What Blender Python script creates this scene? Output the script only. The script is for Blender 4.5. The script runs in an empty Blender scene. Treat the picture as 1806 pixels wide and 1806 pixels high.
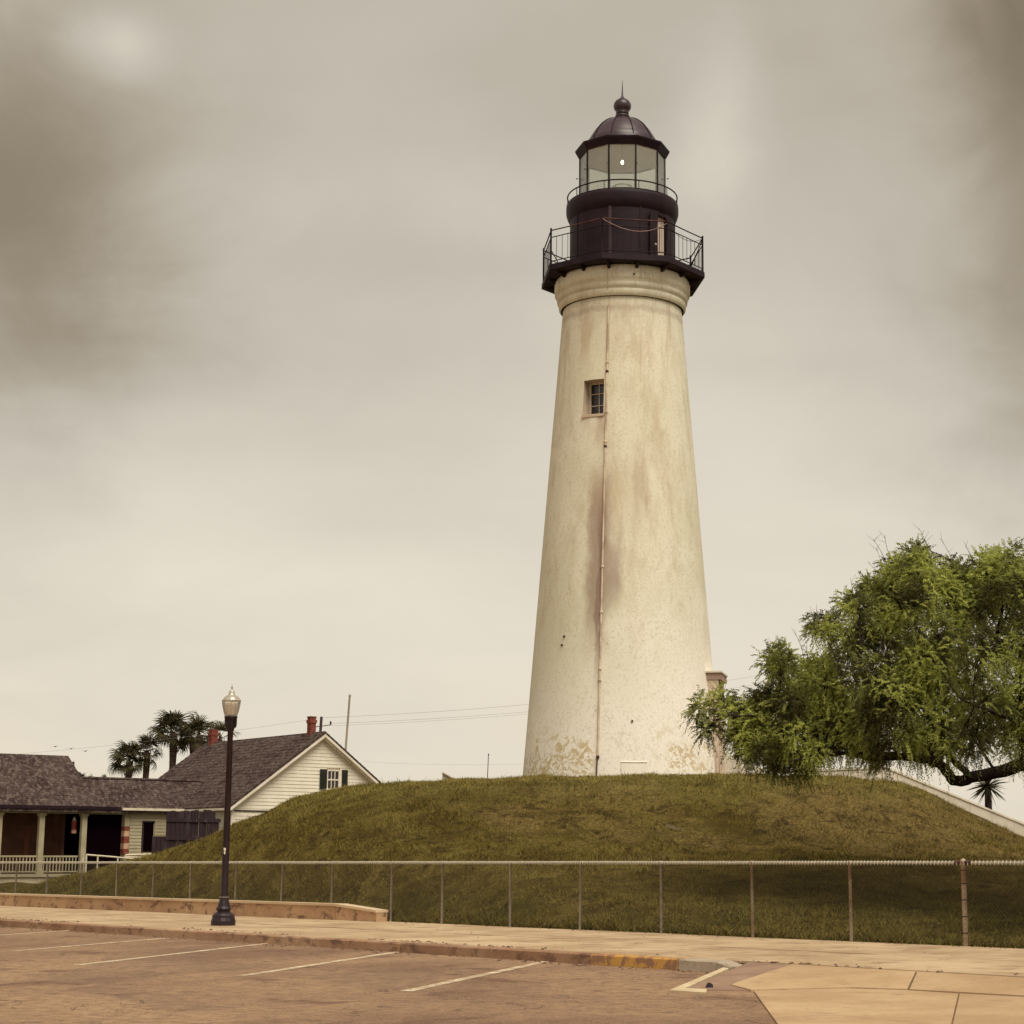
import bpy, math, random
import numpy as np
from mathutils import Vector, Matrix, noise as mnoise
R = math.radians
rnd = random.Random(7)
rng = np.random.default_rng(11)
sc = bpy.context.scene
C = sc.collection

# ------------------------------------------------------------------ camera
F, CX, CY, W0 = 3350.0, 1100.0, 903.0, 1806.0      # focal length and centre of the view, in photograph pixels
EYE = 1.42
HOR = 1521.0
PITCH = math.atan((HOR - CY) / F)
cp, sp = math.cos(PITCH), math.sin(PITCH)
cam = bpy.data.cameras.new('camera')
cam.sensor_width = 36; cam.lens = F / W0 * 36
cam.shift_x = -(CX - 903.0) / W0
cam.clip_start = 0.1; cam.clip_end = 9000
co = bpy.data.objects.new('camera', cam); C.objects.link(co)
co.location = (0, 0, EYE); co.rotation_euler = (math.pi / 2 + PITCH, 0, 0)
sc.camera = co

# ------------------------------------------------------------------ light
SUN_EL, SUN_AZ = R(58), R(150)      # azimuth clockwise from +Y
w = bpy.data.worlds.new('World'); sc.world = w; w.use_nodes = True
SKY_EXPOSURE = 1.12
sc.view_settings.view_transform = 'Standard'; sc.view_settings.look = 'None'
sc.view_settings.gamma = 1; sc.view_settings.use_curve_mapping = False
sc.view_settings.exposure = SKY_EXPOSURE
sl = bpy.data.lights.new('sun', 'SUN'); sl.energy = 1.5; sl.angle = R(38); sl.color = (1, .93, .80)
so = bpy.data.objects.new('sun', sl); C.objects.link(so)
sd = Vector((math.sin(SUN_AZ) * math.cos(SUN_EL), math.cos(SUN_AZ) * math.cos(SUN_EL), math.sin(SUN_EL)))
so.rotation_euler = sd.to_track_quat('Z', 'Y').to_euler(); so.location = (0, 0, 60)

# ------------------------------------------------------------------ node helper
class V:
    """a socket with arithmetic"""
    def __init__(s, nt, sock): s.nt = nt; s.s = sock
    def _m(s, op, *a):
        n = s.nt.nodes.new('ShaderNodeMath'); n.operation = op
        for i, x in enumerate((s,) + a):
            if isinstance(x, V): s.nt.links.new(x.s, n.inputs[i])
            else: n.inputs[i].default_value = x
        return V(s.nt, n.outputs[0])
    def __add__(s, o): return s._m('ADD', o)
    def __sub__(s, o): return s._m('SUBTRACT', o)
    def __mul__(s, o): return s._m('MULTIPLY', o)
    def __truediv__(s, o): return s._m('DIVIDE', o)
    __radd__ = __add__; __rmul__ = __mul__
    def abs(s): return s._m('ABSOLUTE')
    def exp(s): return s._m('EXPONENT')
    def max(s, o): return s._m('MAXIMUM', o)
    def min(s, o): return s._m('MINIMUM', o)
    def clamp(s):
        return s.max(0.0).min(1.0)
    def ss(s, a, b):
        n = s.nt.nodes.new('ShaderNodeMapRange'); n.interpolation_type = 'SMOOTHSTEP'
        s.nt.links.new(s.s, n.inputs[0]); n.inputs[1].default_value = a; n.inputs[2].default_value = b
        return V(s.nt, n.outputs[0])
def mixc(nt, f, a, b):
    n = nt.nodes.new('ShaderNodeMix'); n.data_type = 'RGBA'
    for sock, x in ((n.inputs[0], f), (n.inputs[6], a), (n.inputs[7], b)):
        if isinstance(x, V): nt.links.new(x.s, sock)
        elif isinstance(x, (int, float)): sock.default_value = x
        else: sock.default_value = (*x, 1)
    return V(nt, n.outputs[2])
def coords(nt, kind='Object', scale=(1, 1, 1)):
    t = nt.nodes.new('ShaderNodeTexCoord')
    m = nt.nodes.new('ShaderNodeMapping'); m.inputs['Scale'].default_value = scale
    nt.links.new(t.outputs[kind], m.inputs[0])
    return V(nt, m.outputs[0])
def worldpos(nt, scale=(1, 1, 1)):
    g = nt.nodes.new('ShaderNodeNewGeometry')
    m = nt.nodes.new('ShaderNodeMapping'); m.inputs['Scale'].default_value = scale
    nt.links.new(g.outputs['Position'], m.inputs[0])
    return V(nt, m.outputs[0])
def noi(nt, vec, scale, detail=5, rough=.55, dist=0):
    n = nt.nodes.new('ShaderNodeTexNoise'); nt.links.new(vec.s, n.inputs['Vector'])
    n.inputs['Scale'].default_value = scale; n.inputs['Detail'].default_value = detail
    n.inputs['Roughness'].default_value = rough; n.inputs['Distortion'].default_value = dist
    return V(nt, n.outputs[0])
def vor(nt, vec, scale):
    n = nt.nodes.new('ShaderNodeTexVoronoi'); nt.links.new(vec.s, n.inputs['Vector']); n.inputs['Scale'].default_value = scale
    return V(nt, n.outputs['Distance'])
def sep(nt, vec):
    n = nt.nodes.new('ShaderNodeSeparateXYZ'); nt.links.new(vec.s, n.inputs[0])
    return [V(nt, n.outputs[i]) for i in range(3)]
def mat(name, fn=None, color=(.5, .5, .5), rough=.8, spec=.3, metal=0, bump=None):
    m = bpy.data.materials.new(name); m.use_nodes = True; nt = m.node_tree
    b = nt.nodes['Principled BSDF']
    b.inputs['Roughness'].default_value = rough; b.inputs['Metallic'].default_value = metal
    b.inputs['Specular IOR Level'].default_value = spec
    b.inputs['Base Color'].default_value = (*color, 1)
    if fn:
        c, h = fn(nt)
        if c is not None: nt.links.new(c.s, b.inputs['Base Color'])
        if h is not None:
            bp = nt.nodes.new('ShaderNodeBump'); nt.links.new(h[0].s, bp.inputs['Height'])
            bp.inputs['Strength'].default_value = h[1]; bp.inputs['Distance'].default_value = h[2]
            nt.links.new(bp.outputs[0], b.inputs['Normal'])
    return m
def simple(name, c1, c2, scale=3, rough=.8, spec=.3, metal=0, bs=(.3, .01), vscale=(1, 1, 1), lo=.35, hi=.65, world=True):
    def fn(nt):
        p = worldpos(nt, vscale) if world else coords(nt, 'Object', vscale)
        n = noi(nt, p, scale, 6, .6)
        return mixc(nt, n.ss(lo, hi), c1, c2), (noi(nt, p, scale * 6, 4, .6), bs[0], bs[1])
    return mat(name, fn, rough=rough, spec=spec, metal=metal)

# ------------------------------------------------------------------ pixel helpers (photograph pixels to places)
def ray(u, v):
    x, y = (u - CX) / F, (CY - v) / F
    return Vector((x, cp - y * sp, sp + y * cp))
CAM = Vector((0, 0, EYE))
def at(u, v, Y): d = ray(u, v); return CAM + d * (Y / d.y)
def ground(u, v, z): d = ray(u, v); return CAM + d * ((z - EYE) / d.z)
def hit(u, v, P, n): d = ray(u, v); return CAM + d * ((P - CAM).dot(n) / d.dot(n))
TH = math.atan((CX + 1700.0) / F)
E1 = Vector((-math.sin(TH), math.cos(TH), 0))      # the fence, kerb and house ridge run this way
E2 = Vector((math.cos(TH), math.sin(TH), 0))
def DT(D, t, z=0): return E2 * D + E1 * t + Vector((0, 0, z))
def dt_of(p): return p.dot(E2), p.dot(E1)

# ---- the overcast sky: thick warm-grey cloud over a Nishita sky
def build_sky():
    nt = w.node_tree; nt.nodes.clear()
    out = nt.nodes.new('ShaderNodeOutputWorld')
    sky = nt.nodes.new('ShaderNodeTexSky'); sky.sky_type = 'NISHITA'; sky.sun_disc = False
    sky.sun_elevation = SUN_EL; sky.sun_rotation = SUN_AZ; sky.dust_density = 4
    b1 = nt.nodes.new('ShaderNodeBackground'); nt.links.new(sky.outputs[0], b1.inputs[0]); b1.inputs[1].default_value = .08
    tc = nt.nodes.new('ShaderNodeTexCoord'); d = V(nt, tc.outputs['Generated'])
    x, y, z = sep(nt, d)
    zz = z.max(0.0) + .22
    cb = nt.nodes.new('ShaderNodeCombineXYZ')
    nt.links.new((x / zz).s, cb.inputs[0]); nt.links.new((y / zz).s, cb.inputs[1])
    cb.inputs[2].default_value = 3.7
    p = V(nt, cb.outputs[0])
    n1 = noi(nt, p, 1.35, 6, .50, .4)
    n2 = noi(nt, p, 3.4, 6, .55, .4)
    n3 = noi(nt, d, 9, 5, .6, .6); n4 = noi(nt, d, 11, 5, .6, .8)
    lum = z.ss(.0, .50) * -.38 + .99
    lum = lum + (n1 - .5) * (z.ss(.02, .3) * .34 + .10) + (n2 - .5) * .09
    def blob(u, v, su, sv, amp):
        nonlocal lum
        dd = ray(u, v).normalized()
        # distance on the sky dome, wobbled by the cloud noise
        az = (x / y.max(.05)) - dd.x / dd.y + (n3 - .5) * (.9 * su + .02)
        el = z - dd.z + (n4 - .5) * (.9 * sv + .015)
        q = (az / su) * (az / su) + (el / sv) * (el / sv)
        q = q * ((n2 - .5) * 1.5 + (n1 - .5) * 1.2 + 1.0)
        fr = y.ss(0, .3)
        lum = lum * ((q * -1.0).exp() * fr * amp + 1.0)
    for b in SKY_BLOBS: blob(*b)
    lum = lum.max(.06)
    col = mixc(nt, lum.ss(.18, .74), (1.0, .78, .47), (1.0, .905, .745))
    warm = mixc(nt, (n1.ss(.4, .65) * z.ss(.12, .0)), (1, 1, 1), (1.0, .965, .88))
    mu = nt.nodes.new('ShaderNodeMix'); mu.data_type = 'RGBA'; mu.blend_type = 'MULTIPLY'; mu.inputs[0].default_value = 1
    nt.links.new(col.s, mu.inputs[6]); nt.links.new(warm.s, mu.inputs[7])
    b2 = nt.nodes.new('ShaderNodeBackground'); nt.links.new(mu.outputs[2], b2.inputs[0])
    nt.links.new((lum * (.83 * 2 ** -SKY_EXPOSURE)).s, b2.inputs[1])
    ms = nt.nodes.new('ShaderNodeMixShader'); ms.inputs[0].default_value = .95
    nt.links.new(b1.outputs[0], ms.inputs[1]); nt.links.new(b2.outputs[0], ms.inputs[2])
    nt.links.new(ms.outputs[0], out.inputs[0])
# cloud banks: pixel centre, width and height on the dome, how much darker or lighter
SKY_BLOBS = [(-10, 330, .085, .075, -.50), (60, 620, .06, .06, -.20), (400, 230, .12, .03, -.06),
             (195, 85, .026, .014, .45), (1262, 225, .024, .034, .30), (1830, 330, .042, .15, -.42),
             (1810, 60, .05, .035, -.34), (620, 450, .14, .018, -.05), (560, 1020, .16, .02, .05),
             (1350, 650, .09, .012, -.05), (0, 950, .05, .06, -.12), (900, 330, .1, .025, .10), (1330, 1000, .06, .05, .06)]
build_sky()

# ------------------------------------------------------------------ mesh helper
ORG = {}
class MB:
    def __init__(s): s.v = []; s.f = []; s.sm = []
    def add(s, vs, fs, smooth=False):
        o = len(s.v); s.v += [tuple(v) for v in vs]
        s.f += [tuple(i + o for i in f) for f in fs]; s.sm += [smooth] * len(fs)
        return s
    def box(s, c, size, ax=None):
        c = Vector(c); X, Y, Z = ax if ax else (Vector((1, 0, 0)), Vector((0, 1, 0)), Vector((0, 0, 1)))
        a, b, d = [q / 2 for q in size]
        vs = [c + X * (i * a) + Y * (j * b) + Z * (k * d) for k in (-1, 1) for j in (-1, 1) for i in (-1, 1)]
        return s.add(vs, [(0, 2, 3, 1), (4, 5, 7, 6), (0, 1, 5, 4), (2, 6, 7, 3), (0, 4, 6, 2), (1, 3, 7, 5)])
    def prism(s, poly, ext):
        """poly: list of points (planar), ext: vector"""
        n = len(poly); ext = Vector(ext); p = [Vector(q) for q in poly]
        vs = p + [q + ext for q in p]
        fs = [tuple(range(n))[::-1], tuple(range(n, 2 * n))] + [(i, (i + 1) % n, n + (i + 1) % n, n + i) for i in range(n)]
        return s.add(vs, fs)
    def tube(s, pts, rad, n=8, smooth=True, cap=True):
        pts = [Vector(p) for p in pts]
        if not isinstance(rad, (list, tuple)): rad = [rad] * len(pts)
        vs = []; ref = None
        for i, p in enumerate(pts):
            d = (pts[min(i + 1, len(pts) - 1)] - pts[max(i - 1, 0)]).normalized()
            if ref is None: ref = d.orthogonal().normalized()
            ref = (ref - d * ref.dot(d)).normalized(); b = d.cross(ref)
            for k in range(n):
                a = 2 * math.pi * k / n
                vs.append(p + (ref * math.cos(a) + b * math.sin(a)) * rad[i])
        fs = [(i * n + k, i * n + (k + 1) % n, (i + 1) * n + (k + 1) % n, (i + 1) * n + k) for i in range(len(pts) - 1) for k in range(n)]
        s.add(vs, fs, smooth)
        if cap: s.add(vs[:n], [tuple(range(n))[::-1]]); s.add(vs[-n:], [tuple(range(n))])
        return s
    def lathe(s, c, prof, n=64, smooth=True, phase=0, cap=(False, False)):
        """prof: (r, z) from bottom to top"""
        c = Vector(c); vs = []
        for r, z in prof:
            for k in range(n):
                a = 2 * math.pi * k / n + phase
                vs.append((c.x + r * math.sin(a), c.y - r * math.cos(a), c.z + z))
        fs = [(i * n + k, i * n + (k + 1) % n, (i + 1) * n + (k + 1) % n, (i + 1) * n + k) for i in range(len(prof) - 1) for k in range(n)]
        s.add(vs, fs, smooth)
        if cap[0]: s.add(vs[:n], [tuple(range(n))[::-1]])
        if cap[1]: s.add(vs[-n:], [tuple(range(n))])
        return s
    def ring(s, c, r, z, t, n=72, m=6, phase=0, smooth=True):
        c = Vector(c); pts = []
        vs = []; 
        for k in range(n):
            a = 2 * math.pi * k / n + phase
            for j in range(m):
                b = 2 * math.pi * j / m
                rr = r + t * math.cos(b)
                vs.append((c.x + rr * math.sin(a), c.y - rr * math.cos(a), c.z + z + t * math.sin(b)))
        fs = [(k * m + j, ((k + 1) % n) * m + j, ((k + 1) % n) * m + (j + 1) % m, k * m + (j + 1) % m) for k in range(n) for j in range(m)]
        return s.add(vs, fs, smooth)
    def mesh(s, name, m, org=Vector((0, 0, 0))):
        me = bpy.data.meshes.new(name)
        me.from_pydata([(v[0] - org[0], v[1] - org[1], v[2] - org[2]) for v in s.v], [], s.f)
        me.polygons.foreach_set('use_smooth', s.sm)
        me.materials.append(m); me.update()
        return me
    def build(s, name, m, parent=None, **kw):
        org = ORG[parent.name] if parent else kw.pop('org', Vector((0, 0, 0)))
        o = bpy.data.objects.new(name, s.mesh(name, m, org)); C.objects.link(o)
        if parent: o.parent = parent
        else: o.location = org
        ORG[o.name] = org
        for k, x in kw.items(): o[k] = x
        return o
def place(name, me, parent, loc, rot=(0, 0, 0), scale=None, **kw):
    o = bpy.data.objects.new(name, me); C.objects.link(o); o.parent = parent
    o.location = Vector(loc) - (ORG[parent.name] if parent else Vector((0, 0, 0))); o.rotation_euler = rot
    if scale: o.scale = scale if hasattr(scale, '__len__') else (scale,) * 3
    for k, x in kw.items(): o[k] = x
    return o
def thing(name, label, cat, loc, group=None):
    o = bpy.data.objects.new(name, None); C.objects.link(o); o.location = loc
    o.empty_display_size = .3
    o['label'] = label; o['category'] = cat
    if group: o['group'] = group
    ORG[o.name] = Vector(loc)
    return o
def npmesh(name, v, f, m, k, org=(0, 0, 0), smooth=False):
    """v (n,3), f (m,k) numpy"""
    me = bpy.data.meshes.new(name)
    v = (v - np.array(org)).astype(np.float32)
    me.vertices.add(len(v)); me.vertices.foreach_set('co', v.ravel())
    me.loops.add(f.size); me.loops.foreach_set('vertex_index', f.ravel().astype(np.int32))
    me.polygons.add(len(f)); me.polygons.foreach_set('loop_start', np.arange(0, f.size, k, dtype=np.int32))
    me.polygons.foreach_set('loop_total', np.full(len(f), k, dtype=np.int32))
    if smooth: me.polygons.foreach_set('use_smooth', np.ones(len(f), dtype=bool))
    me.materials.append(m); me.update(calc_edges=True)
    return me
Z = Vector((0, 0, 1))

# ------------------------------------------------------------------ materials
def m_asphalt(nt):
    p = worldpos(nt)
    big = noi(nt, worldpos(nt, (1, .6, 1)), .22, 5, .6, .4); fine = noi(nt, p, 24, 3, .8); sp_ = noi(nt, p, 5.5, 5, .78)
    c = mixc(nt, big.ss(.36, .64), (.20, .112, .070), (.37, .235, .135))
    c = mixc(nt, sp_.ss(.40, .64) * .75, c, (.16, .095, .066))
    c = mixc(nt, fine.ss(.50, .70) * .7, c, (.45, .33, .21))
    st = noi(nt, worldpos(nt, (1.0, .7, 1)), .8, 5, .6, .6).ss(.56, .70)
    c = mixc(nt, st * .7, c, (.125, .062, .045))
    ck = (noi(nt, p, .32, 8, .6, 1.6) - .5).abs().ss(.0045, .0012)
    c = mixc(nt, ck * .75, c, (.06, .032, .026))
    oil = noi(nt, worldpos(nt, (1, 1, 1)), 1.15, 3, .5, .3).ss(.66, .74)
    c = mixc(nt, oil * .6, c, (.07, .04, .032))
    seal = noi(nt, worldpos(nt, (.5, .25, 1)), .5, 2, .4, .8).ss(.585, .60)
    c = mixc(nt, seal * .28, c, (.15, .095, .07))
    return c, (fine, .8, .015)
ASPH = mat('asphalt', m_asphalt, rough=.95, spec=.15)
def m_conc(a, b, stain, seed=0, st=.6, th=(.52, .72)):
    def fn(nt):
        p = worldpos(nt); 
        big = noi(nt, p, .6, 5, .6); fine = noi(nt, p, 22, 4, .7)
        oi = nt.nodes.new('ShaderNodeObjectInfo'); rv = V(nt, oi.outputs['Random'])
        c = mixc(nt, big.ss(.35, .65), a, b)
        c = mixc(nt, fine.ss(.5, .75) * .5, c, stain)
        c = mixc(nt, noi(nt, worldpos(nt, (1, 1, 2)), 2.3, 6, .62, .5).ss(*th) * st, c, stain)
        c = mixc(nt, rv * .22, c, stain)
        return c, (fine, .4, .008)
    return fn
WALKM = mat('sidewalk_concrete', m_conc((.42, .30, .18), (.57, .43, .27), (.22, .13, .08), th=(.48, .72), st=.68), rough=.92, spec=.15)
APRON = mat('apron_concrete', m_conc((.42, .28, .155), (.52, .37, .215), (.24, .14, .09), th=(.52, .75), st=.5), rough=.92, spec=.15)
KERBM = mat('kerb_concrete', m_conc((.34, .195, .115), (.46, .30, .185), (.12, .06, .045), th=(.50, .66), st=.7), rough=.9, spec=.15)
KERBG = mat('kerb_grey', m_conc((.40, .32, .24), (.50, .42, .31), (.14, .09, .07), th=(.55, .7), st=.5), rough=.9, spec=.15)
def m_kerby(nt):
    p = worldpos(nt)
    c = mixc(nt, noi(nt, p, 5.5, 6, .65, .3).ss(.44, .56), (.30, .16, .09), (.55, .30, .075))
    c = mixc(nt, noi(nt, p, 3, 5, .6).ss(.62, .75), c, (.06, .03, .025))
    return c, (noi(nt, p, 20), .3, .01)
KERBY = mat('kerb_yellow_paint', m_kerby, rough=.8)
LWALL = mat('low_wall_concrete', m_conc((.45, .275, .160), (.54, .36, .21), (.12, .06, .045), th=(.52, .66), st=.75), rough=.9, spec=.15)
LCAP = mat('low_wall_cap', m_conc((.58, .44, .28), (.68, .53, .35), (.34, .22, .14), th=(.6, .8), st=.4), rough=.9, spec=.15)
def m_line(nt):
    p = worldpos(nt)
    c = mixc(nt, noi(nt, p, 3, 5, .7).ss(.38, .62), (.66, .54, .38), (.40, .285, .18))
    c = mixc(nt, noi(nt, p, 13, 5, .8).ss(.52, .62), c, (.25, .165, .11))
    return c, None
PAINTL = mat('worn_line_paint', m_line, rough=.9)
BANDM = simple('pale_band', (.62, .50, .32), (.50, .38, .235), 3, .9)
PATCHM = simple('asphalt_patch', (.25, .155, .105), (.32, .205, .14), 2.5, .95, bs=(.5, .01))

def grasscol(nt, p):
    x, y, z = sep(nt, worldpos(nt))
    big = noi(nt, p, .22, 4, .6, .4); mid = noi(nt, p, 1.1, 5, .65, .5); fin = noi(nt, p, 9, 3, .7)
    c = mixc(nt, mid.ss(.38, .62), (.112, .080, .022), (.200, .150, .044))
    dry = mixc(nt, fin.ss(.4, .6), (.20, .135, .055), (.29, .205, .080))
    tan = (big + (x - 3) * .012 + (z - 2.4) * .07).ss(.44, .60)
    c = mixc(nt, tan * .8, c, dry)
    soil = noi(nt, worldpos(nt, (1, 1, 1.6)), 1.7, 7, .72, .9).ss(.50, .63)
    c = mixc(nt, soil * .85, c, (.048, .030, .018))
    crest = z.ss(2.6, 3.6) * noi(nt, p, .8, 4, .6).ss(.25, .6)  # light catching the crest, put into the grass colour
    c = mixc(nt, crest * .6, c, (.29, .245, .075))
    mow = noi(nt, worldpos(nt, (.12, 1.0, 1.6)), 1.4, 4, .6, .3).ss(.48, .60)
    c = mixc(nt, mow * .3, c, (.06, .046, .018))
    bare = noi(nt, worldpos(nt, (1, 1, 1)), .9, 7, .7, 1.2).ss(.64, .69)
    c = mixc(nt, bare * .8, c, (.26, .19, .115))
    low = z.ss(1.3, .35) * noi(nt, p, .5, 3, .5).ss(.3, .6)  # darkening toward the mound's foot, painted into the grass colour
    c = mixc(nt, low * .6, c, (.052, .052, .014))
    return c, fin
def m_lawn(nt):
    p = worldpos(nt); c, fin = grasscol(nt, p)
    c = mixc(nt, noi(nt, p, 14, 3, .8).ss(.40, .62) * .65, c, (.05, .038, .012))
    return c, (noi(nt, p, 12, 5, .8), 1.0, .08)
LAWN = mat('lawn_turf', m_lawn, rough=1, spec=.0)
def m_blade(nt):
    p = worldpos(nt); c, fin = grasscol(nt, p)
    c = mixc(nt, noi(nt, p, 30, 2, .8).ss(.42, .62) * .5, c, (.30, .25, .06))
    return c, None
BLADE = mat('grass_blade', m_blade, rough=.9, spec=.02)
GROUNDM = simple('dry_ground', (.20, .17, .08), (.28, .22, .12), .3, 1)

TOWC = Vector((0, 57, 0))
def zt(v, Y=57.0):            # height at distance Y seen on row v
    return EYE + Y * math.tan(PITCH + math.atan((CY - v) / F))
def rp(px, v, Y=57.0):        # half width in metres of px pixels on row v
    return px / F * (Y * cp + (zt(v, Y) - EYE) * sp)
def rt(v):                    # the shaft's half width in pixels
    return 108.0 + (v - 590) * .0865
def zfr(v): return zt(v, 57 - rp(rt(v), v) * .97)
def fl2_(nt, p): return noi(nt, p, .7, 3, .5)
def m_tower(nt):
    p = worldpos(nt); x, y, z = sep(nt, p)
    big = noi(nt, p, .35, 5, .6, .3); mid = noi(nt, worldpos(nt, (1, 1, .45)), 1.3, 6, .65, .4)
    fine = noi(nt, p, 13, 4, .75)
    c = mixc(nt, big.ss(.35, .65), (.68, .635, .475), (.76, .71, .56))
    # newer whitewash low down, with an uneven upper border
    white = (z * -1 + (big - .5) * 3.0 + (x * .55)).ss(-10.2, -4.2)
    c = mixc(nt, white, c, (.89, .835, .735))
    # overall weathering, thin vertical streaks, speckle
    wz = noi(nt, worldpos(nt, (1, 1, .22)), 2.4, 6, .66, .35)
    high = z.ss(6, 10)
    c = mixc(nt, wz.ss(.47, .68) * .38 * high, c, (.48, .38, .25))
    c = mixc(nt, mid.ss(.50, .68) * .34 * high, c, (.50, .38, .26))
    c = mixc(nt, fine.ss(.48, .68) * .38, c, (.45, .34, .23))
    wob = (noi(nt, worldpos(nt, (1, 1, .5)), 1.8, 5, .6) - .5)
    wob2 = (noi(nt, worldpos(nt, (1, 1, .35)), 4.5, 5, .65) - .5)
    def streak(xc, k, wd, z0, z1, f0, f1, amt, col, c):
        # centre xc + k*z, half width wd, between z0 and z1 (soft ends)
        xx = (x - (z * k + xc) + wob * .45 + wob2 * .30).abs()
        m = xx.ss(wd, wd * .25) * z.ss(z0, z0 + f0) * z.ss(z1, z1 - f1) * amt
        return mixc(nt, m, c, col)
    c = streak(-1.06, .030, .46, zfr(1190), zfr(800), 2.5, 1.5, .92, (.36, .275, .21), c)
    c = streak(-.46, .012, .42, zfr(1100), zfr(900), 1.4, 2.2, .85, (.37, .285, .22), c)
    c = streak(-.98, .028, .13, zfr(1250), zfr(850), 3.0, 1.5, .8, (.27, .18, .14), c)
    c = streak(.10, .030, .34, zfr(960), zfr(740), 1.8, 2.2, .42, (.45, .35, .24), c)
    c = streak(.35, .030, .12, zfr(925), zfr(845), .8, .8, .45, (.38, .25, .17), c)
    c = streak(-1.75, .035, .22, zfr(660), zfr(540), 1.2, .8, .5, (.47, .32, .20), c)
    c = streak(-.4, .0, .9, zfr(945), zfr(790), 1.6, 1.6, .42, (.47, .34, .21), c)
    # runs of dirt from the ledge, from the window sill and hairline cracks
    runs = noi(nt, worldpos(nt, (4.5, 1, .12)), 1.6, 4, .6)
    c = mixc(nt, runs.ss(.54, .68) * z.ss(zfr(760), zfr(560)) * .35, c, (.40, .28, .19))
    c = streak(-1.02, .024, .20, zfr(800), zfr(728), .9, .15, .5, (.42, .30, .21), c)
    ck = noi(nt, worldpos(nt, (1, 1, .6)), 1.1, 8, .62, 1.4)
    c = mixc(nt, (ck - .5).abs().ss(.006, .0015) * fl2_(nt, p).ss(.48, .6) * .55, c, (.34, .24, .16))
    # a faint ring of dirt where two lifts of render meet
    rg = (z - (zfr(544) + .0) + wob * .25).abs().ss(.16, .02)
    c = mixc(nt, rg * .35, c, (.36, .25, .18))
    # flaking patches near the base
    fl = noi(nt, p, 4.2, 5, .6, .5)
    fl2 = noi(nt, worldpos(nt), .85, 3, .5)
    zone = z.ss(5.5, 4.6) * z.ss(3.4, 3.9) * fl2.ss(.44, .56)
    zx = (x.abs()).ss(.7, 1.1)
    c = mixc(nt, fl.ss(.530, .545) * zone * zx * .85, c, (.55, .43, .22))
    flb = noi(nt, p, 8.5, 4, .6, .8)
    rz = x.ss(1.1, 1.4) * x.ss(2.3, 1.9) * (z - 4.35).abs().ss(.55, .25) + (x * -1).ss(.7, 1.0) * (z - 4.15).abs().ss(.5, .2)
    c = mixc(nt, flb.ss(.51, .53) * rz.clamp() * .75, c, (.52, .39, .20))
    return c, ((fine + mid * 2.0), .25, .03)
TOWER = mat('limewashed_render', m_tower, rough=.92, spec=.1)
BLACK = simple('black_iron', (.012, .0035, .008), (.022, .008, .014), 1.6, .6, .22, bs=(.2, .01))
DOMEM = simple('dome_iron', (.036, .019, .028), (.052, .030, .038), 1.6, .38, .5, bs=(.15, .01))
RUST = simple('rusty_iron', (.05, .018, .02), (.12, .045, .03), 6, .8)
PIPE = simple('rusted_pipe', (.66, .56, .42), (.42, .31, .22), 3, .8, vscale=(1, 1, .7))
WINF = simple('window_frame_paint', (.52, .44, .36), (.60, .52, .42), 5, .7)
def glassm(name, tint, gl=.08, haze=0.0, hazec=(.7, .7, .6)):
    m = bpy.data.materials.new(name); m.use_nodes = True; nt = m.node_tree; nt.nodes.clear()
    o = nt.nodes.new('ShaderNodeOutputMaterial'); t = nt.nodes.new('ShaderNodeBsdfTransparent'); t.inputs[0].default_value = (*tint, 1)
    g = nt.nodes.new('ShaderNodeBsdfGlossy'); g.inputs['Roughness'].default_value = .08
    p = worldpos(nt); n = noi(nt, p, 3, 3)
    mx = nt.nodes.new('ShaderNodeMixShader'); fr = nt.nodes.new('ShaderNodeFresnel'); fr.inputs[0].default_value = 1.35
    nt.links.new((V(nt, fr.outputs[0]) * .8 + gl * .3 + n * gl * .4).s, mx.inputs[0])
    last = t
    if haze:
        df = nt.nodes.new('ShaderNodeBsdfDiffuse'); df.inputs[0].default_value = (*hazec, 1)
        tl = nt.nodes.new('ShaderNodeBsdfTranslucent'); tl.inputs[0].default_value = (*hazec, 1)
        ad = nt.nodes.new('ShaderNodeMixShader'); ad.inputs[0].default_value = .5
        nt.links.new(df.outputs[0], ad.inputs[1]); nt.links.new(tl.outputs[0], ad.inputs[2])
        hz = nt.nodes.new('ShaderNodeMixShader'); nt.links.new((n * haze * .6 + haze * .7).s, hz.inputs[0])
        nt.links.new(t.outputs[0], hz.inputs[1]); nt.links.new(ad.outputs[0], hz.inputs[2]); last = hz
    nt.links.new(last.outputs[0], mx.inputs[1]); nt.links.new(g.outputs[0], mx.inputs[2]); nt.links.new(mx.outputs[0], o.inputs[0])
    return m
LGLASS = glassm('lantern_glass', (.98, .99, .965), .10, .18, (.97, .98, .84))
GLOBE = glassm('lamp_glass', (.97, .96, .93), .15, .14, (.95, .90, .80))
DARKGL = mat('dark_window_glass', None, (.015, .010, .014), .15, .6)
CEIL = simple('lantern_lining', (.66, .54, .46), (.74, .62, .53), 2, .7)
WHITE = simple('white_paint', (.74, .68, .55), (.82, .76, .63), 1.4, .7, bs=(.15, .005))
WHITE2 = simple('white_trim', (.82, .74, .62), (.70, .62, .50), 2, .6)
SHUT = simple('shutter_green', (.018, .020, .014), (.028, .030, .02), 5, .7)
PLANK = simple('weathered_planks', (.030, .016, .020), (.12, .09, .09), 2.2, .9, vscale=(3, 3, .35), bs=(.4, .01), lo=.50, hi=.78)
BRICK = simple('red_brick', (.17, .040, .030), (.25, .075, .050), 6, .9, vscale=(1, 1, 2))
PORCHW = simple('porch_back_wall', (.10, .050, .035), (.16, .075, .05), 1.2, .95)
DARK = mat('dark_interior', None, (.005, .0015, .003), 1, .0)
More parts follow.
